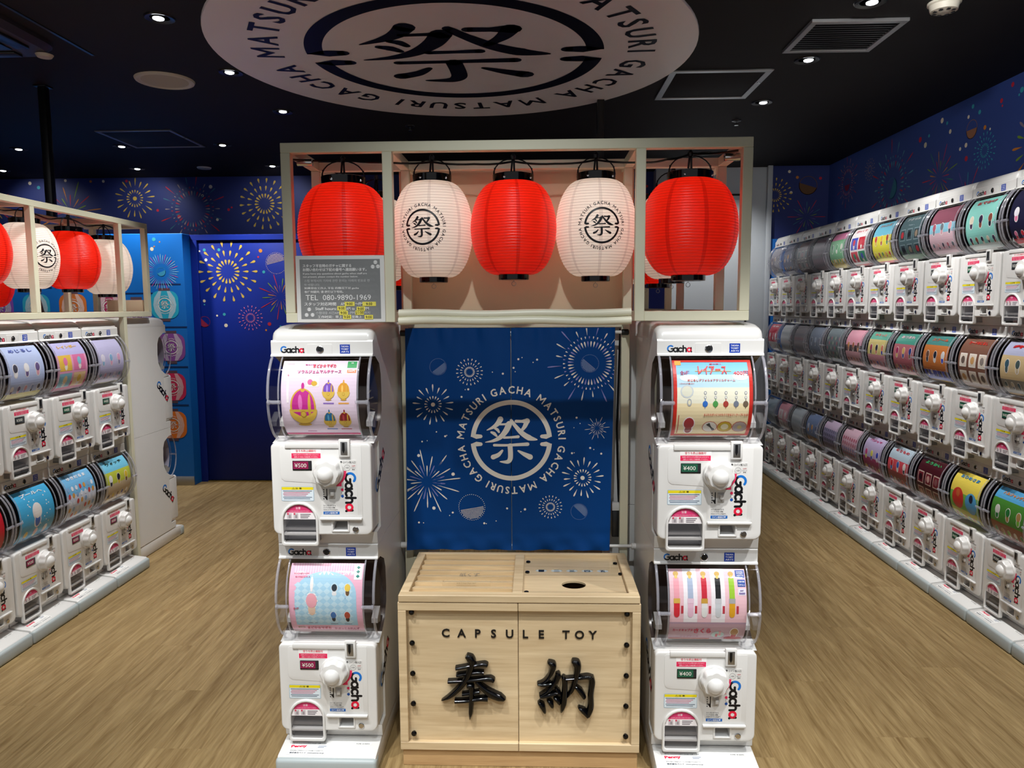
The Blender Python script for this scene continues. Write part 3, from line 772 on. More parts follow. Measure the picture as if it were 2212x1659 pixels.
for kind, u, v, r, n, cs in (('star', 260, 628, 130, 17, [WH]), ('drops', 493, 425, 85, 20, [WH]), ('burst', 1245, 372, 250, 40, [WH, '8a8ac8', WH]), ('lines', 215, 1118, 215, 30, [WH, '7a80c0', WH, WH]),
                      ('star', 1203, 1090, 135, 18, [WH]), ('lines', 1293, 777, 80, 24, [WH]), ('drops', 1000, 1278, 76, 20, [WH])):
    x, z = n6(u, v); mb = MB()
    R = r*PX
    if kind == 'burst': R *= .86
    # keep the artwork inside the cloth
    def MC(px, pz, l): return MN(min(max(px, NX0-.004), NX1-.002), min(max(pz, NZ0+.01), NZ1-.002), l)
    firework(mb, MC, x, z, R, kind, cs, 0., n, .1); mb.build('firework_print', M_CLOTHPRINT, nr)
for u, v, r, rot, dt in ((295, 393, 52, .65, True), (1245, 374, 55, -.7+PI*0, True), (498, 1282, 84, .2, True), (1182, 1308, 52, -.75+PI, True)):
    x, z = n6(u, v); mb = MB(); capsule_print(mb, MN, x, z, r*PX, WH if r > 60 else '9fb4d8', rot, .0002, dt); mb.build('capsule_print', M_CLOTHPRINT, nr)
mb = MB()
for u, v, r in ((800, 347, 6), (823, 337, 3), (770, 400, 6), (780, 424, 3), (917, 350, 6), (892, 367, 3), (638, 425, 3), (703, 435, 6), (484, 533, 6), (465, 535, 3), (441, 580, 6), (333, 829, 6), (343, 824, 3),
                (279, 800, 4), (187, 861, 5), (220, 855, 3), (163, 950, 9), (380, 1071, 10), (255, 1287, 10), (375, 1317, 6), (355, 1335, 3), (157, 1381, 6), (186, 1384, 3), (577, 1384, 6), (590, 1386, 3), (653, 1370, 3),
                (724, 1287, 6), (838, 1293, 7), (812, 1307, 3), (1164, 710, 6), (1186, 746, 3), (1148, 773, 2.5), (1250, 900, 6), (1273, 910, 3), (1320, 937, 6), (1136, 935, 6), (1150, 932, 3)):
    x, z = n6(u, v); mb.ell(MN, x, z, r*PX*1.1, r*PX*1.1, WH, 0., 10)
mb.build('spark_print', M_CLOTHPRINT, nr)
for z, nm in ((1.349, 'upper'), (.578, 'lower')):
    rod = empty('curtain_rod', (0, 0, 0)); tag(rod, 'white tension rod through the %s hem of the blue curtain' % nm, 'rod')
    mb = MB(); mb.lathe([(.006, -.478), (.006, .36 if nm == 'lower' else .31)], 12, (0, 2.5915, z), 'x'); mb.build('tube', M_WHITE, rod, smoothed=True)
    for x in ((-.498, .338) if nm == 'lower' else (-.484, .296)):
        mb = MB(); mb.lathe([(.008, 0), (.011, .002), (.011, .022), (.007, .026)], 14, (x, 2.590, z), 'x'); mb.build('end_cap', M_WHITE if nm == 'lower' else M_BLACK, rod, smoothed=True)
# black connector hanging beside the curtain
kn = empty('power_adapter', (0, 0, 0)); tag(kn, 'black power adapter with white tag and cord, at the right edge of the blue curtain', 'adapter')
mb = MB(); mb.box(.272, .300, 2.625, 2.65, .60, .70); mb.build('casing', M_BLACK, kn, bevel=.003)
mb = MB(); mb.box(.272, .302, 2.622, 2.65, .70, .728); mb.build('white_tag', M_WHITE, kn, bevel=.001)
mb = MB(); mb.tube([(.297, 2.64, .728), (.292, 2.64, .85), (.288, 2.64, 1.0), (.293, 2.645, 1.2), (.297, 2.64, 1.36)], .004, 6); mb.build('cord', M_BLACK, kn, smoothed=True)

# ------------------------------------------------------------------ lanterns
RED, REDD, REDS = 'd92410', '8a0f08', 'be1808'
WHT, WHTD, WHTS = 'f2ebe4', 'a4938c', 'e0d8d2'
def lantern_mesh(R, H, c, cd, cs, ribs=34):
    mb = MB(); prof = []; kind = []
    rc = R*.41
    def rad(t): return rc+(R-rc)*math.sqrt(max(0., 1-abs(t)**1.9))
    for k in range(ribs):
        for f, off in ((0., 0.), (.09, .35), (.5, 1.), (.91, .35)):
            t = -1+2*(k+f)/ribs
            prof.append((rad(t)+.0016*off*(1 if abs(t) < .97 else .3), t*H/2)); kind.append(f)
    prof.append((rad(1), H/2)); kind.append(0)
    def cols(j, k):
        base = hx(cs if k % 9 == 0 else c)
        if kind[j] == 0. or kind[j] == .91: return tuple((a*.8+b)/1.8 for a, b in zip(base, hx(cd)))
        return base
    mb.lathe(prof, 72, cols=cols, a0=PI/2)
    mb.f = mb.f[:-2]; mb.c = mb.c[:-2]; mb.m = mb.m[:-2]
    return mb, rad
LPROTO = {}
def lantern(kind, x, y, z, rz, R, H, label, group, em=False, emrot=0., glow=True):
    o = empty('paper_lantern', (x, y, z), rz); tag(o, label, 'lantern', group)
    key = (kind, R, H)
    if key not in LPROTO:
        P = []
        mb, rad = lantern_mesh(R, H, *((RED, REDD, REDS) if kind == 'red' else (WHT, WHTD, WHTS)))
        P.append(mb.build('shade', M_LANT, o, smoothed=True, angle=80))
        rc = R*.41
        mb = MB(); mb.lathe([(rc+.001, H/2-.006), (rc+.009, H/2-.006), (rc+.010, H/2+.022), (rc+.005, H/2+.024), (rc+.004, H/2-.004)], 32); P.append(mb.build('top_ring', M_GLOSSBLACK, o, smoothed=True))
        mb = MB(); mb.lathe([(.001, -H/2-.015), (rc*.84, -H/2-.017), (rc*.88, -H/2-.015), (rc*.88, -H/2+.003), (rc*.8, -H/2+.004)], 32); P.append(mb.build('bottom_ring', M_GLOSSBLACK, o, smoothed=True))
        mb = MB()
        pts = [((rc+.008)*math.cos(PI*k/12), 0, H/2+.012+.062*math.sin(PI*k/12)**.8) for k in range(13)]
        mb.tube(pts, .0022, 6)
        mb.tube([(rc+.004, 0, H/2+.02), (rc+.004, 0, H/2+.045)], .0016, 6); mb.tube([(-rc-.004, 0, H/2+.02), (-rc-.004, 0, H/2+.045)], .0016, 6)
        P.append(mb.build('wire_handle', M_BLACK, o, smoothed=True))
        mb = MB()
        mb.tube([(-.004, 0, H/2-.02), (-.007, 0, H/2+.03), (-.002, 0, H/2+.078)], .0034, 6); mb.tube([(.006, 0, H/2-.02), (.003, .0, H/2+.04), (.002, 0, H/2+.078)], .0034, 6)
        mb.lathe([(.002, H/2+.066), (.008, H/2+.072), (.009, H/2+.082), (.003, H/2+.09)], 8)
        P.append(mb.build('hanging_cord', M_BLACK, o, smoothed=True))
        mb = MB(); mb.tube([(.007*math.cos(t), 0, -H/2-.029+.007*math.sin(t)) for t in [2*PI*k/12+.1 for k in range(13)]], .0009, 5); mb.tube([(0, 0, -H/2-.016), (0, 0, -H/2-.022)], .0009, 5)
        P.append(mb.build('hook_ring', M_STEEL, o, smoothed=True))
        for sx in (-.5, .9):
            mb = MB(); a = -PI/2+sx; mb.lathe([(.001, .0015), (.0035, .001), (.004, 0)], 8, ((rc+.0098)*math.cos(a), (rc+.0098)*math.sin(a), H/2+.008), 'y'); P.append(mb.build('screw', M_CHROME, o))
        LPROTO[key] = P
    else:
        for p in LPROTO[key]:
            c = p.copy(); COL.objects.link(c); c.parent = o
    if em:
        rc = R*.41
        def M(px, pz, l):
            t = pz/(H/2); r = rc+(R-rc)*math.sqrt(max(0., 1-abs(t)**1.9))+.0022+l
            a = -PI/2+emrot+px/R; return (r*math.cos(a), r*math.sin(a), pz)
        emblem(M_PRINT, o, M, 0, -.002, .0555, '0a0a12', 0., fine=1)
    if glow:
        l = bpy.data.lights.new('lantern_lamp', 'POINT'); l.energy = LAMP_W*(1 if kind == 'red' else .55); l.color = (1, .87, .77); l.shadow_soft_size = .03
        lo = bpy.data.objects.new('lantern_lamp', l); COL.objects.link(lo); lo.location = (x, y, z+H*.18)
    return o
LAMP_W = 1.15
GR = 'lanterns of the middle stall'
lantern('red', -.611, 2.362, 1.680, .2, .145, .292, 'round red paper lantern at the left corner of the middle stall, above the notice', GR)
lantern('white', -.340, 2.44, 1.690, 0, .130, .306, 'white paper lantern with ring emblem, left of the middle red one', GR, True, -.12)
lantern('red', -.075, 2.415, 1.690, .1, .1375, .294, 'round red paper lantern in the centre, between the two white ones', GR)
lantern('white', .192, 2.44, 1.690, 0, .130, .306, 'white paper lantern with ring emblem, right of the middle red one', GR, True, .07)
lantern('red', .474, 2.345, 1.680, .1, .1475, .292, 'round red paper lantern at the right corner of the middle stall', GR)
G2 = 'lanterns along the sides of the middle stall'
for sx, x in ((0, -.60), (1, .490)):
    sd = 'right' if sx else 'left'
    lantern('white', x, 2.72 if sx else 2.80, 1.69, 0, .130, .306, 'white paper lantern half hidden behind the %s corner red one' % sd, G2)
    lantern('red', x, 3.02 if sx else 3.10, 1.675, .1, .138, .294, 'red paper lantern deep behind the %s corner of the middle stall' % sd, G2)
lantern('white', .490, 3.36, 1.69, 0, .130, .306, 'white paper lantern deepest on the right side of the middle stall, base shown', G2)
# cable
cb = MB(); pts = []
nodes = [(-.745, 2.27, 1.888), (-.611, 2.362, 1.905), (-.47, 2.36, 1.893), (-.34, 2.44, 1.9085), (-.20, 2.43, 1.898), (-.075, 2.42, 1.903), (.06, 2.43, 1.896), (.192, 2.44, 1.9085), (.33, 2.38, 1.888), (.40, 2.33, 1.886), (.474, 2.345, 1.905), (.60, 2.27, 1.898)]
for k in range(len(nodes)-1):
    for j in range(5):
        t = j/5; a, b = nodes[k], nodes[k+1]; pts.append(tuple(a[i]+(b[i]-a[i])*t for i in range(3)))
        pts[-1] = (pts[-1][0], pts[-1][1], pts[-1][2]-.004*math.sin(PI*t))
pts.append(nodes[-1]); cb.tube(pts, .0035, 6)
tag(cb.build('lantern_cable', M_BLACK, smoothed=True), 'black power cable tying the five front lanterns under the frame top', 'cable')

# left island: frame, lanterns
LX0, LX1 = -2.579, -2.25     # inner and outer faces of the front bay
lf = empty('stall_frame', (0, 0, 0)); tag(lf, 'long cream steel lantern frame over the left machines, seen along its side', 'frame')
bars = []
for x in (LX1-B, LX0):
    bars += [('rail', (x, x+B, 2.2, 4.245, ZT-B, ZT)), ('rail', (x, x+B, 2.2, 4.245, ZB, ZB+B))]
    for y in (2.56, 3.255, 3.95, 4.216): bars.append(('post', (x, x+B, y, y+B, ZB+B, ZT-B)))
for y in (2.56, 3.255, 3.95, 4.216): bars += [('rail', (LX0+B, LX1-B, y, y+B, ZT-B, ZT)), ('rail', (LX0+B, LX1-B, y, y+B, ZB, ZB+B))]
bars += [('leg', (LX1-B, LX1, 3.95, 3.95+B, 0, ZB))]
for x in (-3.25, -3.58): bars += [('rail', (x, x+B, 2.2, 4.245, ZT-B, ZT)), ('rail', (x, x+B, 2.2, 4.245, ZB, ZB+B))]+[('post', (x, x+B, y, y+B, ZB+B, ZT-B)) for y in (3.255, 3.95, 4.216)]
bars += [('rail', (-3.25+B, LX0, 4.216, 4.245, ZT-B, ZT)), ('rail', (-3.25+B, LX0, 4.216, 4.245, ZB, ZB+B))]
frame_bars(lf, bars)
mb = MB(); mb.box(-2.50, -2.285, 4.222, 4.230, 1.425, 1.49); mb.build('end_board', M_BOARD, lf, bevel=.001)
G3 = 'lanterns of the left island'
lantern('white', -2.415, 4.09, 1.672, PI/2, .134, .300, 'plain white paper lantern in the end bay of the left island frame', G3, False)
lantern('red', -2.415, 3.78, 1.690, PI/2, .138, .294, 'red paper lantern of the left island, between the emblem lantern and the end bay', G3)
lantern('white', -2.415, 3.45, 1.690, PI/2, .134, .306, 'white paper lantern with ring emblem on the left island, behind a frame post', G3, True, -.35)
lantern('red', -2.415, 3.12, 1.690, PI/2, .138, .294, 'red paper lantern cut off by the left edge of the picture', G3)
G4 = 'rear lanterns of the left island'
lantern('red', -3.10, 4.08, 1.60, 0, .134, .294, 'red paper lantern at the back of the left island, seen below the front red one', G4)
lantern('white', -3.20, 3.72, 1.655, 0, .130, .306, 'shaded white paper lantern at the back of the left island, at the left edge', G4)
cb = MB(); pts = []
for k in range(41):
    y = 2.9+1.3*k/40; pts.append((-2.415+.01*math.sin(k*.7), y, 1.893+.010*math.cos((y-3.12)/.325*2*PI)))
cb.tube(pts, .0035, 6); tag(cb.build('lantern_cable', M_BLACK, smoothed=True), 'black power cable tying the lanterns of the left island', 'cable')
pm = MB(); pm.tube([(-2.60, 3.72, 1.90), (-2.60, 3.73, 1.88), (-2.61, 3.69, 1.84), (-2.62, 3.69, 1.70), (-2.66, 3.86, 1.5), (-2.68, 3.92, 1.40)], .013, 8)
tag(pm.build('conduit_pipe', M_STEEL, smoothed=True), 'bent grey conduit pipe inside the left island frame behind the lanterns', 'pipe')
jb = MB(); jb.box(-2.66, -2.58, 3.71, 3.79, 1.855, 1.925); tag(jb.build('junction_box', M_BLACK, bevel=.003), 'black junction box under the top rail of the left island frame', 'junction box')

# ------------------------------------------------------------------ notice
nt = empty('notice_sign', (-.590, 2.2085, 1.4985)); tag(nt, 'grey laminated notice with staff telephone and hours taped to the left corner of the stall', 'notice')
mb = MB(); mb.box(-.134, .134, 0, .003, -.1025, .0965); mb.build('white_sheet', M_WHITE, nt, bevel=.0008, seg=1)
mb = MB()
def Ms(x, z, l): return (x, -.0006-l, z)
def s7(u, v): return ((u-556)/738*.268, -((v-1344)/522*.199)-.003)
x0, z1 = s7(222, 1112); x1, z0 = s7(890, 1578)
mb.rect(Ms, x0, x1, z0, z1, '7d7f80', 0.)
rr = random.Random(3)
for j in range(9):
    for i in range(13):
        cx, cz = x0+.012+(x1-x0-.02)*(i+(j % 2)*.5)/13, z0+.008+(z1-z0-.02)*j/9
        for r in (.0085, .0060, .0035): mb.ring(Ms, cx, cz, r-.0005, r, '8d8f90', .00015, 0, 180, 10)
mb.build('printed_panel', M_SIGN, nt)
def line(st, u, v, h, wd, col='e8e8e8', bold=.012, al='l'):
    x, z = s7(u, v); k = .268/738; m2 = MB(); m2.text(Ms, st, x, z, h*k, col, .0006, 0, bold, w=wd*k, al=al); m2.build('lettering', M_SIGN, nt)
line('スタッフ不在時のガチャに関する', 248, 1162, 26, 405, bold=.03); line('お問い合わせは下記の番号へ連絡願います。', 248, 1192, 26, 530, bold=.03)
line('If you have any questions about gacha when staff are', 248, 1225, 18, 532, bold=.015); line('not present, please contact the number below.', 248, 1249, 18, 458, bold=.015)
line('스텝 부재시의 가챠에 관한 문의는 아래의 번호로 연', 256, 1279, 22, 545, 'c8cacb', .005); line('락 바랍니다.', 256, 1310, 20, 130, 'c8cacb', .005)
line('如果您在工作人 不在 的情况下对 gacha', 256, 1338, 22, 455, bold=.02); line('有任何疑问, 请 拨打以下号码。', 256, 1366, 22, 325, bold=.02)
line('TEL  080-9890-1969', 264, 1410, 44, 545, 'f0f0f0', .0)
line('スタッフ対応時間', 252, 1461, 28, 265, bold=.02); line('AM', 555, 1461, 26, 40); line('～PM', 675, 1461, 26, 65)
line('Staff hours:', 342, 1498, 24, 180, bold=.012); line('AM  to', 600, 1498, 24, 70); line('PM', 755, 1498, 24, 35)
line('스텝대응 시간AM', 345, 1531, 24, 195, 'd0d2d3', .0); line('~PM', 613, 1531, 22, 58, 'd0d2d3', 0.); line('까지', 748, 1531, 22, 50, 'd0d2d3', 0.)
line('工作时间：早上', 360, 1563, 24, 205, bold=.015); line('至晚上', 645, 1563, 24, 85, bold=.015)
for u0, u1, v, st in ((588, 672, 1461, '9:00'), (737, 850, 1462, '9:00'), (526, 598, 1495, '9:00'), (688, 757, 1500, '9:00'), (542, 614, 1531, '9:00'), (676, 747, 1531, '21:00'), (572, 640, 1563, '9:00'), (752, 823, 1565, '9:00')):
    m2 = MB(); a, z = s7(u0, v+17); b, zz = s7(u1, v-17)
    m2.rect(Ms, a, b, z, zz, 'e8dc5a', .0010); m2.text(Ms, st, (a+b)/2, (z+zz)/2, (zz-z)*.62, '101010', .0014, .03, .01); m2.build('yellow_label', M_SIGN, nt)
for u, v in ((853, 1137), (830, 1172), (873, 1170), (290, 1503), (267, 1546), (317, 1546)):
    mb = MB(); x, z = s7(u, v); mb.ell(Ms, x, z, .0062, .0062, 'e6e6e6', .0005); mb.ring(Ms, x, z, .0052, .0058, '7d7f80', .0007, 0, 360, 18); mb.rect(Ms, x-.0056, x+.0056, z-.0003, z+.0003, '7d7f80', .0007)
    mb.build('capsule_print', M_SIGN, nt)

# ------------------------------------------------------------------ wooden collection box
bx = empty('collection_box', (0, 0, 0)); tag(bx, 'light oak capsule collection box with black brush characters under the blue curtain', 'box')
BX0, BX1, BY0, BY1, BZ = -.431, .315, 2.170, 2.565, .553
def wood(name, a, b, c, d, e, f, m=M_OAK, p=None, bev=.0015): 
    mb = MB(); mb.box(a, b, c, d, e, f); return mb.build(name, m, p or bx, bevel=bev, seg=1)
wood('plinth', BX0+.006, BX1-.005, BY0+.004, BY1-.02, 0, .052, M_OAKD)
wood('side_panel', BX0, BX0+.018, BY0+.022, BY1, .054, BZ-.016); wood('side_panel', BX1-.018, BX1, BY0+.022, BY1, .054, BZ-.016)
wood('bottom_panel', BX0+.018, BX1-.018, BY0+.022, BY1, .054, .07); wood('back_panel', BX0+.018, BX1-.018, BY1-.014, BY1, .07, BZ-.016)
MID = -.060
for a, b, sd in ((BX0, MID-.0008, 'l'), (MID+.0008, BX1, 'r')):
    dr = wood('door', a, b, BY0+.012, BY0+.021, .056, BZ-.016)
    w = .026
    wood('door_rail', a, b, BY0-.004, BY0+.012, BZ-.016-.026, BZ-.016, p=dr); wood('door_rail', a, b, BY0-.004, BY0+.012, .056, .056+.026, p=dr)
    if sd == 'l': wood('door_stile', a, a+w, BY0-.004, BY0+.012, .082, BZ-.042, p=dr)
    else: wood('door_stile', b-w, b, BY0-.004, BY0+.012, .082, BZ-.042, p=dr)
    for k in range(5):
        x = (-.389 if sd == 'l' else .273); z = .503-.099*k
        m2 = MB(); m2.lathe([(.0045, 0), (.0045, .007), (.0085, .008), (.0085, .012), (.006, .0155), (.001, .017)], 16, (x, BY0+.012, z), 'y'); m2.build('stud', M_GLOSSBLACK, dr, smoothed=True)
def Mb(x, z, l): return (x, BY0+.0115-l, z)
def solid_text(ch, x, z, h, name='letter'):
    vs, fs, bb = glyphs(ch, .022, 3); k = h/.727
    m2 = MB(); n = len(vs)
    P = [(x+(a-(bb[0]+bb[1])/2)*k, z+(b-.3635)*k) for a, b in vs]
    m2.raw([(a, BY0+.0095, b) for a, b in P], fs)
    m2.raw([(a, BY0+.0119, b) for a, b in P], [f[::-1] for f in fs])
    cnt = {}
    for f in fs:
        for i in range(len(f)): cnt[(f[i], f[(i+1) % len(f)])] = 1
    for (i, j) in cnt:
        if (j, i) not in cnt: m2.poly([(P[i][0], BY0+.0119, P[i][1]), (P[j][0], BY0+.0119, P[j][1]), (P[j][0], BY0+.0095, P[j][1]), (P[i][0], BY0+.0095, P[i][1])])
    m2.build(name, M_BLACK, bx)
for ch, u in zip('CAPSULETOY', (404, 520, 638, 752, 868, 983, 1098, 1275, 1372, 1467)): solid_text(ch, -.298+(u-375)/1118*.479*1.0, .4345-(u-404)*.0000022, .0265)
def b5(u, v): return (-.201+(u-605)*.000428, .267-(v-1070)*.000434)
def brush3d(strokes, off=(0, 0), h=.022):
    m2 = MB()
    for pts, w in strokes:
        P, Q = smooth([b5(*p) for p in pts], [a*.000428 for a in w], 6)
        n = len(P); sec = [(-1, 0), (-1, .42), (-.88, .72), (-.62, .92), (0, 1), (.62, .92), (.88, .72), (1, .42), (1, 0)]; i0 = len(m2.v)
        for k in range(n):
            a, b = P[max(k-1, 0)], P[min(k+1, n-1)]; dx, dy = b[0]-a[0], b[1]-a[1]; hh = math.hypot(dx, dy) or 1; nx, ny = -dy/hh, dx/hh
            hz = h*min(1., .45+Q[k]/.012*.55)
            for s_, t_ in sec: m2.v.append((P[k][0]+nx*s_*Q[k]/2, BY0+.0118-t_*hz, P[k][1]+ny*s_*Q[k]/2))
        L = len(sec)
        for k in range(n-1):
            for j in range(L-1): m2.f.append((i0+k*L+j, i0+k*L+j+1, i0+(k+1)*L+j+1, i0+(k+1)*L+j)[::-1]); m2.c.append((1, 1, 1)); m2.m.append(0)
        for k, rv in ((0, False), (n-1, True)):
            q = tuple(range(i0+k*L, i0+k*L+L)); m2.f.append(q[::-1] if rv else q); m2.c.append((1, 1, 1)); m2.m.append(0)
    return m2.build('brush_character', M_GLOSSBLACK, bx, smoothed=True, angle=50, weld=True)
brush3d([([(480, 938), (560, 922), (640, 908), (690, 905), (712, 912)], [26, 24, 28, 36, 26]), ([(485, 990), (570, 975), (640, 965), (685, 968)], [24, 22, 28, 24]),
         ([(422, 1038), (540, 1030), (660, 1018), (730, 1015), (758, 1028)], [26, 26, 32, 44, 30]),
         ([(556, 842), (585, 862), (602, 890), (588, 940), (556, 1015), (505, 1085), (440, 1145), (372, 1185)], [30, 62, 50, 48, 46, 42, 34, 6]),
         ([(630, 1035), (680, 1085), (740, 1130), (800, 1155), (842, 1168)], [30, 46, 66, 60, 10]),
         ([(560, 1068), (590, 1072), (592, 1120), (590, 1200), (586, 1270), (578, 1325)], [26, 50, 38, 38, 34, 6]),
         ([(525, 1132), (590, 1122), (652, 1112)], [24, 22, 34]), ([(470, 1186), (560, 1180), (650, 1166), (712, 1165)], [30, 28, 34, 42])])
brush3d([([(1148, 880), (1180, 900), (1185, 925), (1160, 985), (1120, 1030), (1074, 1050)], [18, 54, 46, 30, 26, 22]), ([(1078, 1045), (1130, 1050), (1175, 1040)], [24, 36, 24]),
         ([(1215, 960), (1222, 985), (1195, 1040), (1150, 1095), (1090, 1135)], [26, 44, 36, 30, 22]), ([(1090, 1138), (1150, 1130), (1225, 1105)], [26, 40, 24]), ([(1205, 1075), (1225, 1105), (1240, 1140)], [20, 32, 20]),
         ([(1080, 1182), (1105, 1210), (1128, 1265)], [20, 46, 18]), ([(1145, 1165), (1170, 1190), (1182, 1222)], [20, 40, 20]), ([(1192, 1145), (1218, 1165), (1232, 1198)], [20, 38, 18]),
         ([(1250, 990), (1268, 1010), (1270, 1090), (1262, 1190), (1245, 1258)], [18, 40, 42, 46, 14]), ([(1262, 1006), (1350, 998), (1430, 988), (1470, 1000)], [26, 24, 34, 34]),
         ([(1462, 985), (1468, 1030), (1458, 1120), (1458, 1215), (1438, 1280)], [30, 46, 44, 48, 36]), ([(1440, 1285), (1405, 1245), (1368, 1218)], [30, 44, 12]),
         ([(1320, 870), (1350, 888), (1362, 920), (1350, 1000), (1325, 1080), (1285, 1150)], [18, 62, 54, 40, 32, 10]), ([(1345, 1060), (1380, 1095), (1412, 1145)], [22, 42, 30])], h=.024)
# lid with two recessed openings
LZ0, LZ1 = BZ-.014, BZ+.008
for a in ((BX0+.003, BX1-.003, BY0-.006, BY0+.026), (BX0+.003, BX1-.003, BY1-.018, BY1), (BX0+.003, BX0+.031, BY0+.026, BY1-.018), (BX1-.034, BX1-.003, BY0+.026, BY1-.018), (-.078, -.046, BY0+.026, BY1-.018)):
    wood('lid_rail', a[0], a[1], a[2], a[3], LZ0, LZ1)
x0, x1 = BX0+.031, -.078
# left: seven lapped boards, each front edge standing proud, with the paper slot in the third
yA, yB = BY0+.026, BY1-.018
def lap(ya, yb, y0, y1, p, q):
    f = lambda y: LZ0+.0135-.0125*(y-ya)/(yb-ya)
    mb = MB(); mb.extr([(y0, LZ0-.004), (y1, LZ0-.004), (y1, f(y1)), (y0, f(y0))], p, q); mb.build('slat', M_OAK, bx, bevel=.0005, seg=1)
for k in range(7):
    ya, yb = yA+(yB-yA)*k/7, yA+(yB-yA)*(k+1)/7
    if k == 2:
        lap(ya, yb, ya, yb, x0, -.309); lap(ya, yb, ya, yb, -.153, x1); lap(ya, yb, ya, ya+.018, -.309, -.153); lap(ya, yb, ya+.032, yb, -.309, -.153)
    else: lap(ya, yb, ya, yb, x0, x1)
mb = MB(); mb.box(x0, -.05, yA, yB, .07, .075); mb.build('bin_floor', M_BLACK, bx)
def lidM(z): return lambda x, y, l: (x, y, z+l)
mb = MB(); mb.text(lidM(LZ0+.0142), '紙くず', -.226, 2.362, .030, '7a7468', 0., 0, .0, w=.066); mb.build('lettering', M_PRINT, bx)
mb = MB(); mb.text(lidM(LZ0+.0145), 'astepaper', -.229, 2.283, .014, 'a08a62', .0006, 0, .0, w=.066); mb.build('lettering', M_PRINT, bx)
# right: oak board with a hole under a clear acrylic sheet, five round windows
rx0, rx1 = -.046, BX1-.034
hy = [(.117+.039*math.cos(t), 2.297+.033*math.sin(t)) for t in [2*PI*k/28 for k in range(28)]]
c = bpy.data.curves.new('h', 'CURVE'); c.dimensions = '2D'; c.fill_mode = 'BOTH'; c.extrude = .003
five = [(.013+.052*k, 2.425) for k in range(5)]
loops = [[(rx0, yA), (rx1, yA), (rx1, yB), (rx0, yB)], hy]+[[(a+.020*math.cos(t), b+.014*math.sin(t)) for t in [2*PI*k/20 for k in range(20)]] for a, b in five]
for lp in loops:
    sp = c.splines.new('POLY'); sp.points.add(len(lp)-1); sp.use_cyclic_u = True
    for p, q in zip(sp.points, lp): p.co = (q[0], q[1], 0, 1)
o = bpy.data.objects.new('h', c); me0 = o.to_mesh()
mb = MB(); mb.raw([(v.co.x, v.co.y, LZ0+.004+v.co.z) for v in me0.vertices], [tuple(p.vertices) for p in me0.polygons]); o.to_mesh_clear(); bpy.data.objects.remove(o)
mb.build('hole_board', M_OAK, bx, weld=True)
for (a, b), st in zip(five, ['一', '二', '三', '四', '五']):
    mb = MB(); mb.lathe([(.022, LZ0+.002), (.022, LZ0+.0052), (.001, LZ0+.0052)], 20, (a, b, 0), col='c8d4d8')
    mb.text(lidM(LZ0+.0056), st, a, b, .018, '1a2430', 0., 0, .02, w=.019); mb.build('number_window', M_SIGN, bx)
for y0_, y1_ in ((2.375, yB-.004), (yA+.003, 2.235)):
    mb = MB(); mb.box(rx0+.004, rx1-.004, y0_, y1_, LZ0+.0072, LZ0+.0092); mb.build('acrylic_sheet', M_ACRYL, bx)
for a, b in ((-.032, 2.50), (.270, 2.49), (-.034, 2.40), (.277, 2.388), (-.035, 2.225), (.283, 2.215)):
    mb = MB(); mb.lathe([(.0075, LZ0+.0092), (.0075, LZ0+.0125), (.004, LZ0+.014), (.001, LZ0+.0138)], 14, (a, b, 0)); mb.build('bolt', M_GLOSSBLACK, bx, smoothed=True)
mb = MB(); mb.text(lidM(LZ0+.0096), '空のカプセルを5個入れると', .117, 2.214, .017, '14100c', 0., 0, .03, w=.19); mb.build('lettering', M_PRINT, bx)
mb = MB(); mb.text(lidM(LZ0+.0096), 'お好きなカプセルをひとつプレゼントします', .117, 2.1995, .011, '14100c', 0., 0, .02, w=.29); mb.build('lettering', M_PRINT, bx)

# ------------------------------------------------------------------ capsule machines
DZ, TB = .6332, .605          # tier height; height of the lettering strip above the tier's foot
def Zr(z): return z+TB
def pr(prof): return [(-u, Zr(z)) for u, z in prof]
PU = .042                     # front plane of the body, in front of the strip
def MF(x, z, l): return (x, -(PU+.0003)-l, Zr(z))
def MF2(x, z, l): return (x, -(PU+.0010)-l, Zr(z))
def MS(x, z, l): return (x, -.0004-l, Zr(z))
DOME = [(-.034, -.283), (.006, -.266), (.034, -.238), (.0515, -.198), (.0575, -.155), (.0535, -.110), (.0405, -.070), (.018, -.036), (.006, -.0255)]
def dome_curve(off, sub=4):
    P, _ = smooth(DOME, 1., sub); out = []
    for k in range(len(P)):
        a, b = P[max(k-1, 0)], P[min(k+1, len(P)-1)]; dx, dy = b[0]-a[0], b[1]-a[1]; h = math.hypot(dx, dy)
        out.append((-(P[k][0]+dy/h*off), Zr(P[k][1]-dx/h*off)))
    return out
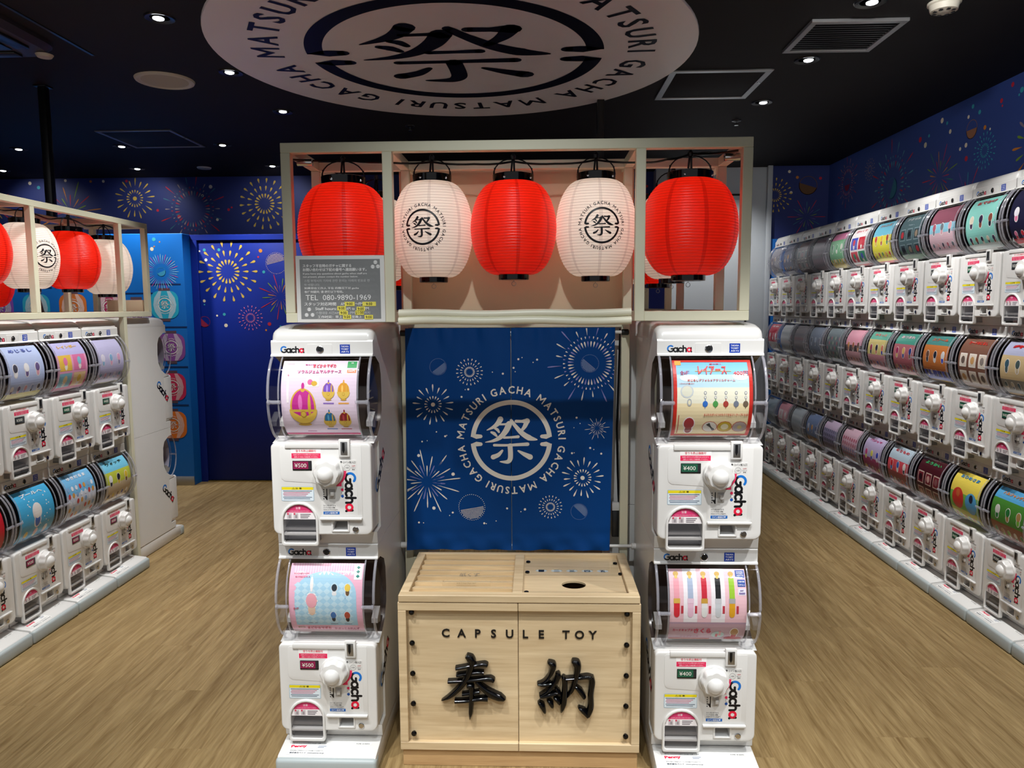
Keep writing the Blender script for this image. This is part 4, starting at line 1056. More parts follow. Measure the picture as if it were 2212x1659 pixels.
def machine_proto():
    r = empty('capsule_machine')
    mb = MB()
    P = [(-.45, -.605), (-.45, .027), (-.003, .027), (0, .022), (0, -.014), (.006, -.018), (.006, -.022), (-.03, -.024), (-.085, -.050), (-.103, -.085), (-.108, -.15), (-.104, -.20), (-.075, -.245), (-.03, -.272), (.02, -.286), (-.05, -.290), (-.05, -.566), (.004, -.568), (0, -.605)]
    mis = [0]*len(P)
    for k in range(6, 13): mis[k] = 1
    mb.extr(pr(P), -.156, .156, mis=mis); mb.build('housing', [M_WHITE, M_DARK], r, smoothed=True, angle=30)
    for sx in (-1, 1):
        mb = MB()
        if sx < 0: gacha(mb, lambda x, y, l: (-.1564, -x, Zr(y)), -.062, -.378, .046, math.radians(-42))
        else: gacha(mb, lambda x, y, l: (.1564, x, Zr(y)), .062, -.378, .046, math.radians(42))
        mb.build('side_lettering', M_PRINT, r)
    o = curve_plate('front_panel', [rrect(-.155, .151, Zr(-.567), Zr(-.283), [.014, .014, .022, .022]), arch(-.123, -.022, Zr(-.5668+.004), Zr(-.470), .004), rrect(.030, .075, Zr(-.552), Zr(-.520), .003, 2)], .092, .005, M_WHITE, r, y=-.05)
    cpl = [(.114, -.300), (-.128, -.300), (-.134, -.306), (-.134, -.392), (-.131, -.402), (-.122, -.409), (-.034, -.414), (-.022, -.420), (-.0165, -.432), (-.0165, -.519), (.114, -.519)]
    curve_plate('cover_plate', [[(a, Zr(b)) for a, b in cpl]], .0012, .0004, M_WHITE, r, y=PU-.0004)
    mb = MB(); mb.box(-.110, .085, -.0465, -.030, Zr(-.297), Zr(-.281)); mb.build('lid_edge', M_WHITE, r, bevel=.002)
    # strip: lettering, lock plate, badge
    mb = MB(); gacha(mb, MS, -.087, -.001, .0205); mb.build('strip_lettering', M_PRINT, r)
    lock = curve_plate('lock_plate', [rrect(-.045, .032, Zr(-.0165), Zr(.0155), .004, 3)], .0012, .0004, M_WHITE, r)
    mb = MB(); mb.lathe([(.0105, .0012), (.0115, .003), (.0095, .0042), (.0085, .0025)], 20, (-.005, 0, Zr(-.001)), 'y'); mb.lathe([(.0084, .0022), (.006, .0055), (.001, .006)], 18, (-.005, 0, Zr(-.001)), 'y', mi=1)
    mb.build('key_cylinder', [M_CHROME, M_BLACK], lock, smoothed=True)
    mb = MB(); mb.rect(MS, .0555, .0865, -.0138, .0138, '0038a8', .0003)
    for k, st in enumerate(('TAKARA', 'TOMY', 'ARTS')): mb.text(MS, st, .071, .0078-.0080*k, .0052, 'f2f2f2', .0006, 0, .01, w=.0235)
    mb.build('badge', M_PRINT, r)
    # clear dome
    dp = dome_curve(0.); mb = MB(); N = len(dp)-1
    for x in (-.150, .150):
        for q in dp: mb.v.append((x, *q))
    for k in range(N): mb.f.append((k, N+1+k, N+2+k, k+1)); mb.c.append((1, 1, 1)); mb.m.append(0)
    for x in (-.150, .150):
        for k in range(N): mb.poly([(x, .095, Zr(-.155)), (x, *dp[k]), (x, *dp[k+1])], None, 0)
    dome = mb.build('dome', M_CLEAR, r, smoothed=True, angle=30)
    dp2 = dome_curve(.0006); c0, z0, R = -.07, -.155, .1275
    for x, rr_ in ((-.151, .0042), (-.119, .0026), (.119, .0026), (.151, .0042)):
        mb = MB(); mb.tube([(x, *q) for q in dp2], rr_, 6); mb.build('dome_rim', M_CLEAR2, dome, smoothed=True, angle=60)
    for sx in (-1, 1):
        mb = MB(); mb.lathe([(.003, .112), (.0058, .114), (.0058, .143), (.0075, .145), (.0075, .151), (.003, .154)] if sx > 0 else [(.003, -.154), (.0075, -.151), (.0075, -.145), (.0058, -.143), (.0058, -.114), (.003, -.112)], 12, (0, -(c0+R+.002), Zr(z0)), 'x')
        mb.build('hinge_pin', M_CLEAR2, dome, smoothed=True)
    for sx in (-1, 1):
        mb = MB(); mb.extr([(.06, Zr(-.20)), (.02, Zr(-.225)), (.02, Zr(-.24)), (.06, Zr(-.25))], sx*.135-.010, sx*.135+.010); mb.build('guide_plate', M_WHITE2, r)
    # coin slot
    mb = MB(); mb.box(.047, .081, -.0495, -.036, Zr(-.333), Zr(-.279)); cs = mb.build('coin_slot', M_WHITE, r, bevel=.002)
    mb = MB(); mb.box(.0535, .0745, -.0503, -.0485, Zr(-.327), Zr(-.286)); mb.build('slot_plate', M_STEEL, cs, bevel=.001)
    mb = MB(); mb.pgon(lambda x, z, l: (x, -.0507-l, Zr(z)), [(.0585, -.289), (.0665, -.289), (.0665, -.312), (.0625, -.322), (.0585, -.312)][::-1], '08080a'); mb.build('slot_opening', M_PRINT, cs)
    # red sticker
    mb = MB(); mb.rect(MF2, -.100, -.008, -.340, -.307, 'f4f2f2', .0002); mb.rect(MF2, -.0985, -.0095, -.338, -.3225, 'e0285a', .0004)
    mb.text(MF2, '空うち防止機能付', -.054, -.3150, .0075, 'd0203c', .0008, 0, .006, w=.062)
    for k in range(2): mb.text(MF2, ('お金をいれてハンドルが回らなかったらコイン', '返却レバーをおしてお金を取ってください。')[k], -.054, -.3268-.0068*k, .0045, 'f6d8e0', .0006, 0, .01, w=.078-.006*k)
    mb.build('red_sticker', M_PRINT, r)
    mb = MB(); mb.box(-.0965, -.0375, -.0445, -.036, Zr(-.3755), Zr(-.3455)); pd = mb.build('price_display', M_BLACK, r, bevel=.0015)
    # knob
    kx, kz = .014, -.379
    mb = MB(); mb.lathe([(.0465, .040), (.0465, .047), (.044, .051), (.020, .053)], 36, (kx, 0, Zr(kz)), 'y'); kb = mb.build('knob', M_WHITE, r, smoothed=True)
    mb = MB(); n = 48; rows = []
    for u_, s_ in ((.050, 1.04), (.070, 1.0), (.0755, .90), (.077, .64)):
        rows.append(len(mb.v))
        for k in range(n):
            t = 2*PI*k/n; rr_ = (.0395+.0020*math.cos(8*t+.4))*s_; mb.v.append((kx+rr_*math.cos(t), -u_, Zr(kz)+rr_*math.sin(t)))
    for a in range(3):
        for k in range(n): mb.f.append((rows[a]+k, rows[a]+(k+1) % n, rows[a+1]+(k+1) % n, rows[a+1]+k)[::-1]); mb.c.append((1, 1, 1)); mb.m.append(0)
    mb.f.append(tuple(range(rows[3], rows[3]+n))); mb.c.append((1, 1, 1)); mb.m.append(0)
    mb.build('crank_wheel', M_WHITE, kb, smoothed=True, weld=True)
    mb = MB(); mb.lathe([(.0255*math.cos(PI/2*k/7), .073+.020*math.sin(PI/2*k/7)) for k in range(7)]+[(.001, .0931)], 24, (kx-.002, 0, Zr(kz)-.003), 'y'); mb.build('crank_ball', M_WHITE, kb, smoothed=True)
    # instruction plate
    ip = curve_plate('instruction_plate', [rrect(-.012, .100, Zr(-.517), Zr(-.342), .004, 3)], .0011, .0004, M_WHITE, r, y=PU)
    def MI(x, z, l): return (x, -(PU+.0014)-l, Zr(z))
    mb = MB(); gacha(mb, MI, .079, -.4475, .0345, -PI/2); mb.build('plate_lettering', M_PRINT, ip)
    mb = MB()
    mb.text(MI, '↑', .0525, -.3505, .009, '101018', 0., 0, .03); mb.text(MI, 'コイン投入口', .077, -.350, .0066, '101018', 0., 0, .01, w=.038)
    mb.ring(MI, .0705, -.367, .0086, .0092, '202028', 0., 0, 360, 24); mb.text(MI, '100', .0705, -.367, .0052, '202028', 0.)
    for k, st in enumerate(('100円', 'コイン', '専用')): mb.text(MI, st, .0895, -.3615-.0055*k, .004, '202028' if k else 'c02030', 0., 0, .01)
    for k, st in enumerate(('コインを入れてから', 'ハンドルを右に回転', 'させるとカプセルが出ます。')): mb.text(MI, st, -.006, -.484-.0066*k, .0048, '303038', 0., 0, .01, w=(.038, .036, .045)[k], al='l')
    mb.rect(MI, -.0065, .043, -.5115, -.5025, '1560b0', 0.); mb.text(MI, 'コイン返却口▼', .018, -.507, .0055, 'f4f4f4', .0003, 0, .015, w=.040)
    mb.build('plate_print', M_PRINT, ip)
    mb = MB(); mb.stroke(MI, [(.062, -.376), (.059, -.395), (.050, -.410), (.040, -.418)], [.011, .010, .008, .006], 'e0305e', .0002, caps=(False, False))
    mb.pgon(MI, [(.034, -.424), (.052, -.424), (.052, -.404)], 'e0305e', .0002); mb.build('arrow_print', M_PRINT, ip)
    for k, c in enumerate(('e0305e', 'e8e8e8', '1a50a0')):
        mb = MB(); mb.ell(MI, .0535+(.002 if k == 1 else 0), -.4345-.010*k, .0045, .0045, '606068' if k == 1 else c, .0002, 14)
        if k == 1: mb.ell(MI, .0555, -.4445, .0038, .0038, c, .0004, 14)
        mb.build('dot_print', M_PRINT, ip)
    mb = MB(); mb.rect(MI, .0045, .0075, -.467, -.432, '101014', 0.); mb.pgon(MI, [(.0045, -.467), (.0045, -.455), (-.003, -.455)], '101014', 0.)
    for k in range(5): mb.rect(MI, -.005, -.002, -.437-.007*k, -.433-.007*k, '404048', 0.)
    mb.build('lever_print', M_PRINT, ip)
    mb = MB(); mb.box(.0125, .0315, -.0455, -.0425, Zr(-.4615), Zr(-.4335)); lv = mb.build('return_lever', M_WHITE2, r, bevel=.001)
    mb = MB(); mb.box(.019, .029, -.053, -.0445, Zr(-.452), Zr(-.440)); mb.build('lever_tip', M_WHITE, lv, bevel=.0015)
    # warning label
    mb = MB(); mb.pgon(MF, rrect(-.134, -.034, -.4705, -.425, .003, 3), '9fb8c8', .0002); mb.pgon(MF, rrect(-.1325, -.0355, -.469, -.4265, .002, 3), 'd8e4ec', .0004); mb.rect(MF, -.1325, -.0355, -.4355, -.4268, 'e2d020', .0006)
    mb.text(MF, '⚠注 意', -.086, -.4312, .0062, '383410', .0008, 0, .01, w=.030)
    for k in range(6): mb.rect(MF, -.129+.002*(k % 2), -.040-.006*((k*5) % 4), -.4404-.0048*k, -.4384-.0048*k, ('404a58', 'b84a68', 'b84a68', 'b06080', '506078', '506078')[k], .0006)
    mb.build('warning_label', M_PRINT, r)
    # outlet
    ch = curve_plate('outlet_frame', [arch(-.138, -.023, Zr(-.611), Zr(-.473), .009), arch(-.1305, -.0305, Zr(-.600), Zr(-.4815), .006)], .016, .003, M_WHITE, r, y=.0315)
    mb = MB(); mb.box(-.1325, -.0285, -.044, .0, Zr(-.603), Zr(-.5985))
    for x in (-.1325, -.0305): mb.box(x, x+.002, -.040, 0, Zr(-.600), Zr(-.564))
    mb.extr([(.046, Zr(-.53)), (.046, Zr(-.566)), (-.028, Zr(-.566)), (-.028, Zr(-.557)), (.0, Zr(-.552)), (.03, Zr(-.543))], -.1315, -.0295)
    mb.extr([(.05, Zr(-.478)), (.05, Zr(-.568)), (.047, Zr(-.568)), (.047, Zr(-.478))], -.1345, -.0265)
    mb.build('outlet_tray', M_TRAY, ch, weld=True, smoothed=True, angle=30)
    def MFl(x, z, l): return (x, -.0425-l, Zr(z))
    mb = MB(); mb.pgon(MFl, arch(-.1305, -.0305, -.590, -.4815, .005), None, 0.); fl_ = mb.build('outlet_flap', M_SMOKE, ch)
    R_f = .050; zc = -.4815-R_f; zz = -.506
    mb = MB(); a0 = math.asin((zz-zc)/R_f*.985)
    mb.pgon(MFl, [(-.0805+R_f*.985*math.cos(a0+(PI-2*a0)*k/16), zc+R_f*.985*math.sin(a0+(PI-2*a0)*k/16)) for k in range(17)], 'd83a72', .0004)
    a1 = math.asin((-.5275-zc)/R_f*.985); seg = lambda a: (R_f*.985*math.cos(a), zc+R_f*.985*math.sin(a))
    xa, xb = seg(a0)[0], seg(a1)[0]
    mb.pgon(MFl, [(-.0805-xb, -.5275), (-.0805+xb, -.5275), (-.0805+xa, zz), (-.0805-xa, zz)], 'f0ecee', .0004)
    mb.text(MFl, '注意', -.0845, -.4925, .0075, 'f6dce6', .0006, 0, .01); mb.text(MFl, 'とりだし口に手を入れないでください', -.0805, -.502, .0038, 'f2d0de', .0006, 0, .01, w=.060)
    for x in (-.112, -.092):
        mb.rect(MFl, x-.0075, x+.0075, -.5255, -.5085, 'c8c0c4', .0006); mb.ell(MFl, x-.004, -.5105, .003, .003, 'd03a5a', .0008, 10); mb.rect(MFl, x-.002, x+.004, -.5235, -.514, '9a9298', .0008)
    for k in range(3): mb.rect(MFl, -.078, -.046-.004*k, -.5135-.0052*k, -.5105-.0052*k, '807880', .0006)
    mb.build('flap_label', M_PRINT, ch)
    mb = MB(); mb.lathe([(.001, .002), (.003, .0012), (.0034, 0)], 10, (-.07, .0435, Zr(-.533)), 'y'); mb.build('screw', M_STEEL, ch)
    # ledge, coin return, key lock
    mb = MB(); mb.box(-.017, .113, -.0525, -.041, Zr(-.5275), Zr(-.5205)); mb.build('ledge', M_WHITE, r, bevel=.002)
    cr = curve_plate('coin_return', [rrect(.017, .072, Zr(-.5665), Zr(-.5285), .003, 2), rrect(.022, .067, Zr(-.562), Zr(-.532), .002, 2)], .003, .0007, M_WHITE, r, y=PU-.0005)
    mb = MB(); mb.extr([(-.036, Zr(-.5615)), (.03, Zr(-.536)), (.03, Zr(-.5625)), (-.036, Zr(-.5635))], .0225, .0665); mb.build('coin_chute', M_WHITE2, cr)
    mb = MB(); mb.lathe([(.0092, .041), (.0092, .0445), (.0078, .0455)], 18, (.091, 0, Zr(-.5585)), 'y'); mb.lathe([(.0074, .0452), (.001, .0452)], 16, (.091, 0, Zr(-.5585)), 'y', mi=1)
    mb.box(.0835, .0985, -.0458, -.045, Zr(-.5595), Zr(-.5575), mi=0); mb.build('door_lock', [M_CHROME, M_BLACK], r, smoothed=True)
    SHIFT = {'cover_plate', 'red_sticker', 'price_display', 'knob', 'instruction_plate', 'return_lever', 'warning_label', 'outlet_frame', 'ledge', 'coin_return', 'door_lock', 'coin_slot'}
    for o in COL.objects:
        if o.parent == r and o.name.split('.')[0] in SHIFT: o.location = (BDX, 0, BDZ)
    return r
BDX, BDZ = .008, .010         # where the body fittings sit, measured from the drawing above
PROTO = machine_proto()
mb = MB(); mb.extr(pr([(-.4485, .0), (-.4485, .074), (-.12, .073), (-.06, .069), (-.010, .058), (-.002, .030), (-.002, .0)]), -.1562, .1562)
CAPM = mb.build('cap_proto', M_WHITE, None, bevel=.019, seg=4, angle=60)
cap_mesh = CAPM.data; bpy.data.objects.remove(CAPM)
register(PROTO)
USED = [False]

PCUR = dome_curve(-.008, 6)
PLEN = [0.]
for a_, b_ in zip(PCUR, PCUR[1:]): PLEN.append(PLEN[-1]+math.hypot(b_[0]-a_[0], b_[1]-a_[1]))
PMAX = PLEN[-1]
def MP(x, y, l):
    w = min(max((y+PHT/2)/PHT, 0), 1)
    t = min(max(.085*PMAX+(w*.80+.20*(3*w*w-2*w**3))*.895*PMAX, 0), PMAX*.9999)
    k = max(i for i in range(len(PLEN)-1) if PLEN[i] <= t); f = (t-PLEN[k])/(PLEN[k+1]-PLEN[k])
    a, b = PCUR[k], PCUR[k+1]; dy, dz = b[0]-a[0], b[1]-a[1]; h = math.hypot(dy, dz)
    return (x, a[0]+dy*f-dz/h*l, a[1]+dz*f+dy/h*l)
PWD, PHT = .228, .2900
def MN_(u, v, l): return MP((u-.5)*PWD, (v-.5)*PHT, l)
ASP = PWD/PHT
def poster(root, spec):
    mb = MB(); pmap = MN_
    L0, L1, L2, L3, LT = 0., .0004, .0008, .0011, .0017
    for v0, v1, c in spec['bg']: mb.rect(pmap, 0, 1, v0, v1, c, L0, max(2, int(26*(v1-v0))))
    for it in spec['items']:
        k = it[0]
        if k == 'r': mb.rect(pmap, it[1], it[2], it[3], it[4], it[5], it[6] if len(it) > 6 else L1, max(1, int(26*(it[4]-it[3]))))
        elif k == 'e': mb.ell(pmap, it[1], it[2], it[3], it[4]*ASP, it[5], it[6] if len(it) > 6 else L2, strips=max(6, int(it[4]*60)))
        elif k == 'p':
            cxy = (sum(q[0] for q in it[1])/len(it[1]), sum(q[1] for q in it[1])/len(it[1]))
            for q0, q1 in zip(it[1], it[1][1:]+it[1][:1]): mb.pgon(pmap, [cxy, q0, q1], it[2], it[3] if len(it) > 3 else L2)
        elif k == 't':
            _, st, u, v, h, c = it[:6]; w = it[6] if len(it) > 6 else None; bold = it[7] if len(it) > 7 else .02; ly = it[8] if len(it) > 8 else LT
            def Mt(x, y, l): return MP(x, y, l)
            mb.text(Mt, st, (u-.5)*PWD, (v-.5)*PHT, h*PHT, c, ly, 0, bold, w=w*PWD if w else None)
        elif k == 'f':      # plain toy figure: outlined body and round head
            _, u, v, s_, c1, c2 = it
            mb.ell(pmap, u, v, s_*.60, s_*.62, 'f4efec', L1, strips=8); mb.ell(pmap, u, v-s_*.85*ASP, s_*.46, s_*.52, 'f4efec', L1, strips=6)
            mb.ell(pmap, u, v-s_*.80*ASP, s_*.34, s_*.46, c2, L2, strips=6); mb.ell(pmap, u, v+s_*.02, s_*.50, s_*.52, c1, L3, strips=8)
    mb.build('poster', M_PRINT, root)

def price(root, n, c):
    mb = MB()
    def M(x, z, l): return (x+BDX, -.0447-l, Zr(z)+BDZ)
    mb.rect(M, -.0945, -.0395, -.3735, -.3475, c, 0.); mb.rect(M, -.0945, -.0395, -.3735, -.3708, '101012', .0002); mb.rect(M, -.0475, -.0395, -.3708, -.3475, '28282c', .0002)
    mb.text(M, '¥%d' % n, -.0715, -.3595, .0125, 'e4e4dc', .0004, 0, .0, w=.036); mb.build('price_screen', M_SIGN, root)

def machine(x, y, z, rz, spec, n, label, group, top=False):
    if not USED[0]: r = PROTO; r.location = (x, y, z); r.rotation_euler = (0, 0, rz); USED[0] = True
    else: r = dup(PROTO, (x, y, z), rz)
    tag(r, label, 'capsule machine', group)
    if spec: poster(r, spec)
    price(r, n, {500: '8a1c4a', 400: '1f5a42', 300: '3a4042', 200: '3a4042'}[n])
    if top:
        c = bpy.data.objects.new('cap', cap_mesh); COL.objects.link(c); c.parent = r
    return r

def base_proto():
    r = empty('machine_base')
    mb = MB(); mb.extr([(.45, .002), (.45, .0755), (.012, .0755), (-.028, .0692), (-.088, .0610), (-.094, .056), (-.094, .02), (-.05, .002)], -.154, .154); mb.build('foot_cover', M_WHITE, r, bevel=.004)
    mb = MB(); mb.box(-.1575, .1575, -.106, -.06, 0, .0565); mb.build('bumper', M_BUMP, r, bevel=.011, seg=3)
    d = Vector((-.060, -.0082)).normalized()
    def M(x, s_, l): return (x, -.030+d.x*s_-l*.19*0, .0690+d.y*s_+.0006+l)
    mb = MB(); mb.pgon(M, [(-.128, .056), (-.004, .056), (-.004, .002), (-.128, .002)], 'eeeeec', 0.)
    def Mx(x, y, l): return M(x, -y, l)
    mb.text(Mx, 'Penny', -.098, -.0215, .0145, 'd82048', .0003, .06, .05, w=.05)
    mb.text(Mx, '空になったカプセルは専用の回収箱へお願いします', -.068, -.0075, .0045, '303a48', .0003, 0, .01, w=.105)
    mb.text(Mx, '弊社は安心で安全なサービスをお届けする会社です。', -.068, -.0395, .0045, '303a48', .0003, 0, .01, w=.105)
    mb.text(Mx, '株式会社ペニイ  www.penny.co.jp', -.066, -.0495, .0068, '203048', .0003, 0, .02, w=.108)
    for k in range(2): mb.rect(Mx, -.038, -.012-.006*k, -.020-.006*k, -.0175-.006*k, '70809a', .0003)
    mb.build('foot_label', M_PRINT, r)
    mb = MB(); mb.rect(Mx, .075, .128, -.011, -.002, 'eeeeec', 0.); mb.text(Mx, '9-098 18 00093', .101, -.0065, .0045, '101014', .0003, 0, .02, w=.042); mb.build('serial_label', M_PRINT, r)
    return r
BASEP = base_proto(); register(BASEP); BUSED = [False]
def base(x, y, rz, label, group):
    if not BUSED[0]: r = BASEP; r.location = (x, y, 0); r.rotation_euler = (0, 0, rz); BUSED[0] = True
    else: r = dup(BASEP, (x, y, 0), rz)
    tag(r, label, 'machine base', group); return r

Z2 = 1.315-TB; Z3 = Z2-DZ; Z1 = Z2+DZ
# ---- four posters of the front machines
def half(u, v, rx, ry, n=16): return [(u+rx*math.cos(PI+PI*k/n), v+ry*ASP*math.sin(PI+PI*k/n)) for k in range(n+1)]
def egg(u, v, s, c, dark):
    g = 'd2a83c'
    return [('e', u, v+.0, s*.86, s*1.25, g, .0005), ('e', u, v+.01, s*.74, s*1.10, c, .0008), ('e', u-s*.18, v+s*.25, s*.14, s*.55, dark, .0010), ('e', u+s*.42, v+.01, s*.10, s*.85, g, .0010), ('p', half(u, v-s*.10, s*.92, s*1.02), 'd8b44a', .0013), ('e', u, v-s*.36, s*.2, s*.24, 'b8902c', .0016), ('e', u, v-s*.36, s*.15, s*.18, 'd8b44a', .0018),
            ('r', u-s*.28, u+s*.28, v-s*.98, v-s*.82, 'c89c34', .0010), ('e', u, v-s*.98, s*.45, s*.12, 'c89c34', .0010), ('e', u, v+s*1.12, s*.10, s*.22, c, .0010), ('e', u, v+s*.92, s*.15, s*.16, g, .0009)]
p1 = {'bg': [(0, .045, 'efe9e6'), (.045, .10, 'c8346e'), (.10, 1, 'e2cfe0')], 'items': [('r', 0, .62, .0, .05, 'd9d2c8'), ('t', '魔法少女', .36, .93, .020, 'c04a8a', .12), ('t', 'まどか☆マギカ', .56, .915, .055, 'd81e48', .30, .035), ('t', 'ソウルジェムマルチケース', .50, .835, .042, 'c02a78', .58, .03),
    ('r', .86, .985, .885, .985, '1e9a50'), ('t', '25', .925, .955, .02, 'f0f0f0'), ('r', .865, .985, .82, .86, 'f07a28'), ('t', '500円', .925, .84, .025, 'ffffff'),
    ('r', .04, .17, .90, .965, 'eadfe6'), ('t', 'CAPSULE', .105, .945, .014, 'c090a8', .1, .01), ('r', .335, .50, .665, .775, 'f6ecd8'), ('e', .385, .715, .035, .04, 'd86aa0'), ('e', .44, .70, .04, .035, 'd2a83c'),
    ('r', .075, .105, .50, .74, 'f0e8ea'), ('t', '↑', .09, .79, .02, 'd04060'), ('r', .03, .97, .105, .112, 'b08aa8', .0003), ('r', .30, .42, .135, .15, 'b06a98')]
    + egg(.29, .45, .20, 'c02a8c', 'e070b8') + egg(.63, .62, .092, '7a50b8', 'b090e0') + egg(.83, .62, .092, 'd8962a', 'f0c060') + egg(.63, .31, .092, '1a6a9a', '50a0c8') + egg(.83, .31, .092, '8a1a28', 'c04050')
    + [('r', .56, .70, .485, .50, '8a6ab8'), ('r', .76, .90, .485, .50, 'e0a048'), ('r', .57, .71, .175, .19, '4a6ab0'), ('r', .76, .90, .175, .19, 'c05060')]}
def diamonds(c): return [('p', [(.12+.1*i+.05, .32+.068*j), (.12+.1*i, .354+.068*j), (.12+.1*i-.05, .32+.068*j), (.12+.1*i, .286+.068*j)][::-1], c, .0005) for i in range(8) for j in range(7)]
p2 = {'bg': [(0, .09, 'd8d0c4'), (.09, .16, 'c8a4aa'), (.16, 1, 'f0b6cc')], 'items': [('r', .06+.035*k, .075+.035*k, .84, 1, 'f6cfdd', .0003) for k in range(26)] + [('e', .5, .62, .42, .34, 'a9d4ea', .0004), ('r', .08, .92, .26, .62, 'a9d4ea', .0004)] + diamonds('c2e2f0') +
    [('p', [(.06+.055*k, .86+.03*math.sin(k)), (.085+.055*k, .84), (.11+.055*k, .86+.03*math.sin(k+1))], 'fbe6ee', .0006) for k in range(15)] +
    [('t', '魔法少女', .14, .225, .018, '9a8a30', .10), ('t', 'まどか☆マギカ', .38, .215, .050, 'c02040', .32, .035), ('t', 'かぷっこふれんず', .76, .205, .042, 'a83058', .34, .03), ('t', 'あざらし手のひらサイズの', .16, .86, .018, 'd04070', .2), ('t', 'ぬいぐるみになりました', .18, .82, .018, 'd04070', .2),
     ('r', .06, .28, .05, .085, 'd08a96'), ('r', .88, .985, .79, .975, 'eef4f2'), ('t', '✤', .93, .94, .035, '1a8a80'), ('t', '✤', .93, .885, .035, '1a8a80'), ('t', '✤', .93, .83, .035, '1a8a80')] +
    [('f', .31, .56, .15, 'efa9b4', 'e8c8b0'), ('e', .31, .74, .022, .11, 'f4efec', .0009), ('f', .62, .70, .075, '23303a', 'e8e8e8'), ('f', .80, .70, .078, 'e8c850', '6a5030'), ('f', .60, .40, .075, '3a70b0', '28303a'), ('f', .79, .40, .078, 'b04a38', '2a2428')] +
    [('t', '全5種', .1, .48, .022, 'c03050', .08), ('r', .25, .37, .285, .30, '8aa0b8'), ('r', .56, .66, .585, .597, '7a90a8'), ('r', .74, .84, .585, .597, '7a90a8'), ('r', .55, .65, .275, .287, '7a90a8'), ('r', .74, .84, .275, .287, '7a90a8')]}
def charm(u, v, c): return [('e', u, v+.105, .018, .024, '8a909a', .0006), ('e', u, v+.105, .010, .015, 'e8e6d8', .0008), ('e', u, v+.06, .016, .02, '9aa0a8', .0006), ('e', u, v+.06, .010, .013, 'e8e6d8', .0008), ('r', u-.004, u+.004, v-.05, v+.045, c, .0008), ('e', u, v-.005, .034, .04, c, .0009)]
p3 = {'bg': [(0, .075, 'd9d4cc'), (.075, .50, 'ecdcb0'), (.50, .66, 'e8e6d0'), (.66, .80, 'b8d8e6'), (.80, 1, '68b2dc')], 'items': [('r', 0, .045, .075, 1, 'c8281c', .0006), ('r', .955, 1, .075, 1, 'c8281c', .0006), ('r', 0, 1, .965, 1, 'c8281c', .0006), ('r', 0, 1, .075, .115, 'a8241a', .0006),
    ('r', .05, .95, .115, .122, 'e0b050', .0008), ('e', .85, .78, .10, .06, 'e4eef2', .0003), ('e', .2, .76, .12, .05, 'e0ecf0', .0003),
    ('r', .03, .11, .92, .985, 'e8a030', .0009), ('t', 'レイアース', .50, .855, .105, 'd0201c', .36, .045), ('r', .28, .74, .835, .842, 'd8a030', .0014), ('t', '全6種', .15, .82, .05, 'b02a60', .12, .02), ('t', '400円', .86, .815, .05, 'd02038', .19, .02), ('t', 'めじるしデフォルメアクリルチャーム', .48, .735, .028, 'c8402c', .60, .02), ('t', '魔法騎士', .55, .935, .016, 'd02038', .16)]
    + charm(.40, .50, '2a6ac0') + charm(.53, .50, '4a9a4a') + charm(.66, .50, 'a83a30') + charm(.79, .50, '707888') + charm(.91, .50, '6a5a48')
    + [('e', .17, .62, .085, .085, 'c4ccd0', .0004), ('e', .17, .62, .068, .068, 'dcdcc8', .0006), ('e', .20, .51, .03, .05, 'a8acb0', .0008), ('e', .20, .51, .018, .03, 'e6e0c0', .0010), ('t', 'いろいろつけて楽しもう!', .17, .70, .014, 'c02a30', .18),
       ('f', .21, .28, .13, 'a02a34', '8a2a30'), ('r', .07, .078, .14, .38, 'c02020', .0008), ('t', 'まぶたたがいにつけたりできるストラップになる!', .67, .385, .026, 'c8302c', .56, .02),
       ('e', .48, .235, .098, .095, 'b84030', .0005), ('e', .48, .235, .090, .088, 'd8d4cc', .0008), ('p', [(.43, .27), (.47, .29), (.55, .20), (.52, .185)][::-1], '1a1a1c', .0011), ('e', .67, .235, .098, .095, 'b84030', .0005), ('e', .67, .235, .090, .088, 'c0a428', .0008), ('e', .67, .24, .05, .05, 'e0d8b0', .0011), ('e', .86, .235, .098, .095, 'b84030', .0005), ('e', .86, .235, .090, .088, 'a89a98', .0008), ('e', .86, .235, .03, .03, 'c8b878', .0011),
       ('t', '400', .60, .04, .02, '606060', .1), ('r', .75, .92, .02, .055, '505050'), ('r', .05, .35, .02, .05, '9a9488')]}
def lip(u, v, cap, tube, ring): return [('r', u-.035, u+.035, v-.03, v+.22, cap, .0008), ('r', u-.042, u+.042, v-.055, v-.005, ring, .0010), ('r', u-.038, u+.038, v-.16, v-.05, tube, .0008), ('e', u, v-.165, .038, .05, tube, .0008), ('e', u, v+.27, .035, .04, 'c8a040', .0008), ('e', u, v+.23, .02, .03, 'e0c060', .0010), ('r', u+.055, u+.085, v-.16, v-.08, 'c03848', .0008)]
